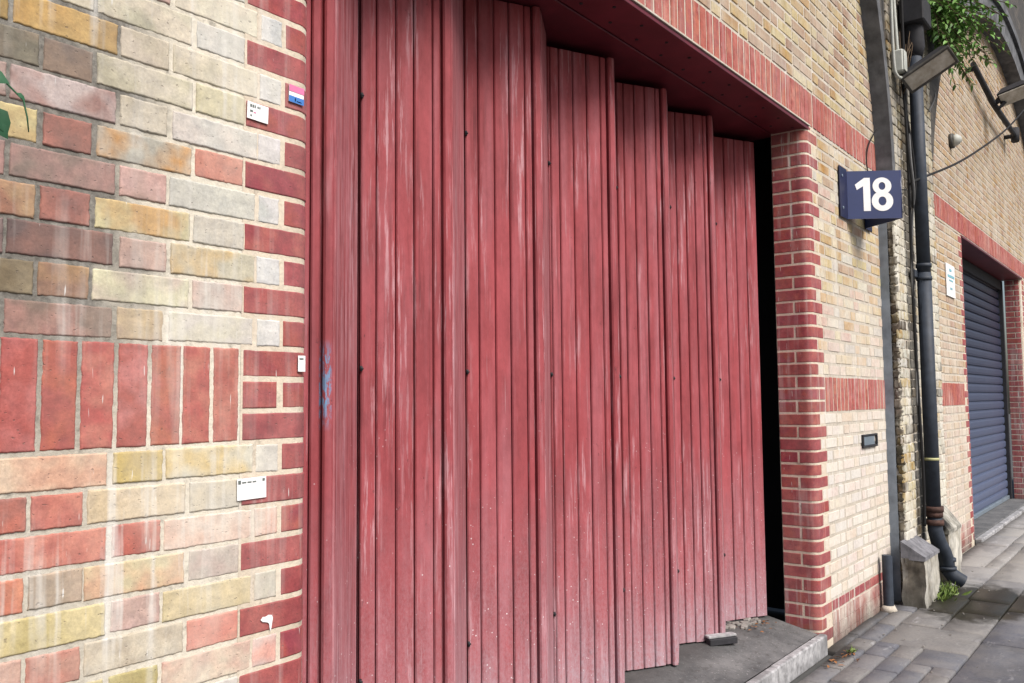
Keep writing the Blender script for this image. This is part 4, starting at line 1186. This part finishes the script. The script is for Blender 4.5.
for (p, d, L, W) in (((.555, -.20, 2.02), (.9, -.1, -.15), .050, .034), ((.575, -.205, 1.965), (.55, 0, -.8), .052, .036), ((.57, -.205, 1.945), (.6, 0, -.5), .046, .034), ((.615, -.20, 1.998), (1, 0, -.5), .018, .010),
                     ((.50, -.19, 2.02), (-.3, 0, .8), .06, .04), ((.50, -.16, 1.95), (-.8, 0, -.2), .06, .04), ((.53, -.20, 1.92), (.1, 0, -.9), .06, .04), ((.45, -.1, 1.85), (-.4, -.2, .5), .06, .04), ((.47, -.12, 1.80), (.3, -.3, -.6), .06, .04), ((.50, -.18, 1.99), (.5, 0, .5), .05, .035)):
    leaf_quad(ml, Vector(p), Vector(d), Vector((0, -1, .35)), L, W, .12)
ml.build('leaves', M['leaf_dark'], ivy); mw.build('stems', M['leaf_dark'], ivy)
wd = thing('weed_tuft', 'yellow green weeds growing at the foot of the stone plinth', 'weeds', (7.06, -.27, 0), 'weeds')
ml = MB()
for i in range(170):
    p = Vector((7.06 + random.gauss(0, .11), -.26 + random.gauss(0, .04), random.uniform(0, .01))); d = Vector((random.uniform(-.7, .7), random.uniform(-.8, .3), random.uniform(.2, 1.1)))
    leaf_quad(ml, p, d, Vector((0, -1, .5)) + rv() * .3, random.uniform(.04, .10), random.uniform(.008, .022))
ml.build('leaves', M['leaf_weed'], wd)
ws = thing('weed_sprig', 'tiny yellowing weed sprig at the corner of the door jamb', 'weeds', (5.2, -.12, 0), 'weeds')
ml = MB()
for i in range(14):
    p = Vector((5.2 + random.gauss(0, .02), -.14 + random.gauss(0, .012), .002)); leaf_quad(ml, p, Vector((random.uniform(-1, 1), random.uniform(-1, .2), random.uniform(.3, 1))), Vector((0, -1, .5)), random.uniform(.02, .045), .010)
ml.build('leaves', M['leaf_weed'], ws)
m = MB()
for i in range(60):
    if i < 34: p = Vector((random.uniform(4.75, 5.05), random.uniform(.18, .42), .152))
    else: p = Vector((random.gauss(5.10, .10), random.gauss(-.16, .035), .006))
    if i % 3: leaf_quad(m, p, Vector((random.uniform(-1, 1), random.uniform(-1, 1), .15)), Vector((0, 0, 1)) + rv() * .3, random.uniform(.02, .045), random.uniform(.010, .02))
o = tag(m.build('leaf_litter', M['dead']), 'brown dead leaves scattered below the door and jamb', 'leaf litter'); o['kind'] = 'stuff'
m = MB()
for i in range(40):
    p = Vector((random.uniform(4.72, 5.03), random.uniform(.30, .44), .155)); s_ = random.uniform(.008, .026)
    m.box(-s_, s_, -s_*.7, s_*.7, -s_*.5, s_*.6, s_*.2, mat=Matrix.Translation(p) @ Matrix.Rotation(random.uniform(0, 3), 4, 'Z') @ Matrix.Rotation(random.uniform(-.4, .4), 4, 'X'))
for i in range(80):
    p = Vector((random.uniform(4.9, 8.6), random.uniform(-1.2, -.06), .004)); s_ = random.uniform(.002, .0065)
    m.box(-s_, s_, -s_, s_, -s_*.4, s_*.5, s_*.2, mat=Matrix.Translation(p) @ Matrix.Rotation(random.uniform(0, 3), 4, 'Z'))
o = tag(m.build('rubble_chips', M['rubble']), 'pale rubble chips on the threshold and paving', 'rubble'); o['kind'] = 'stuff'

# ------------------------------------------------------------------ camera, light, sky
cam = bpy.data.cameras.new('camera'); co = bpy.data.objects.new('camera', cam); C.objects.link(co)
yaw, pitch, roll, f, D, hh = 0.661422609, 0.0678107559, -0.00903558415, 862.555736, 1.74058753, 1.469728710
Fv = Vector((math.cos(yaw) * math.cos(pitch), math.sin(yaw) * math.cos(pitch), math.sin(pitch)))
Rv = Vector((math.sin(yaw), -math.cos(yaw), 0)); Uv = Rv.cross(Fv)
R2 = Rv * math.cos(roll) + Uv * math.sin(roll); U2 = -Rv * math.sin(roll) + Uv * math.cos(roll)
co.matrix_world = Matrix(((R2.x, U2.x, -Fv.x, 0), (R2.y, U2.y, -Fv.y, -D), (R2.z, U2.z, -Fv.z, hh), (0, 0, 0, 1)))
cam.sensor_width = 36; cam.lens = f * 36 / 1024; cam.clip_start = .05; cam.clip_end = 500
bpy.context.scene.camera = co

SE, SA = 46.0, -12.0        # elevation; azimuth off the wall normal towards +X
wd_ = bpy.data.worlds.new('World'); bpy.context.scene.world = wd_; wd_.use_nodes = True
nt_ = wd_.node_tree; bg = nt_.nodes['Background']; sky = nt_.nodes.new('ShaderNodeTexSky'); sky.sky_type = 'NISHITA'; sky.sun_disc = False
sdir = Vector((math.sin(rad(SA)) * math.cos(rad(SE)), -math.cos(rad(SA)) * math.cos(rad(SE)), math.sin(rad(SE))))
sky.sun_elevation = rad(SE); sky.sun_rotation = math.atan2(sdir.x, sdir.y)
sky.air_density = 1.0; sky.dust_density = 4.0; sky.ozone_density = 1.0
nt_.links.new(sky.outputs[0], bg.inputs[0]); bg.inputs[1].default_value = 0.15
sl = bpy.data.lights.new('sun', 'SUN'); so = bpy.data.objects.new('sun', sl); C.objects.link(so)
sl.energy = 4.3; sl.angle = rad(30); sl.color = (1.0, .96, .92)
so.rotation_euler = (-sdir).to_track_quat('-Z', 'Y').to_euler(); so.location = (3, -6, 8)
sc_ = bpy.context.scene
sc_.view_settings.view_transform = 'Standard'; sc_.view_settings.look = 'None'; sc_.view_settings.exposure = 0
sc_.render.resolution_x = 1024; sc_.render.resolution_y = 683
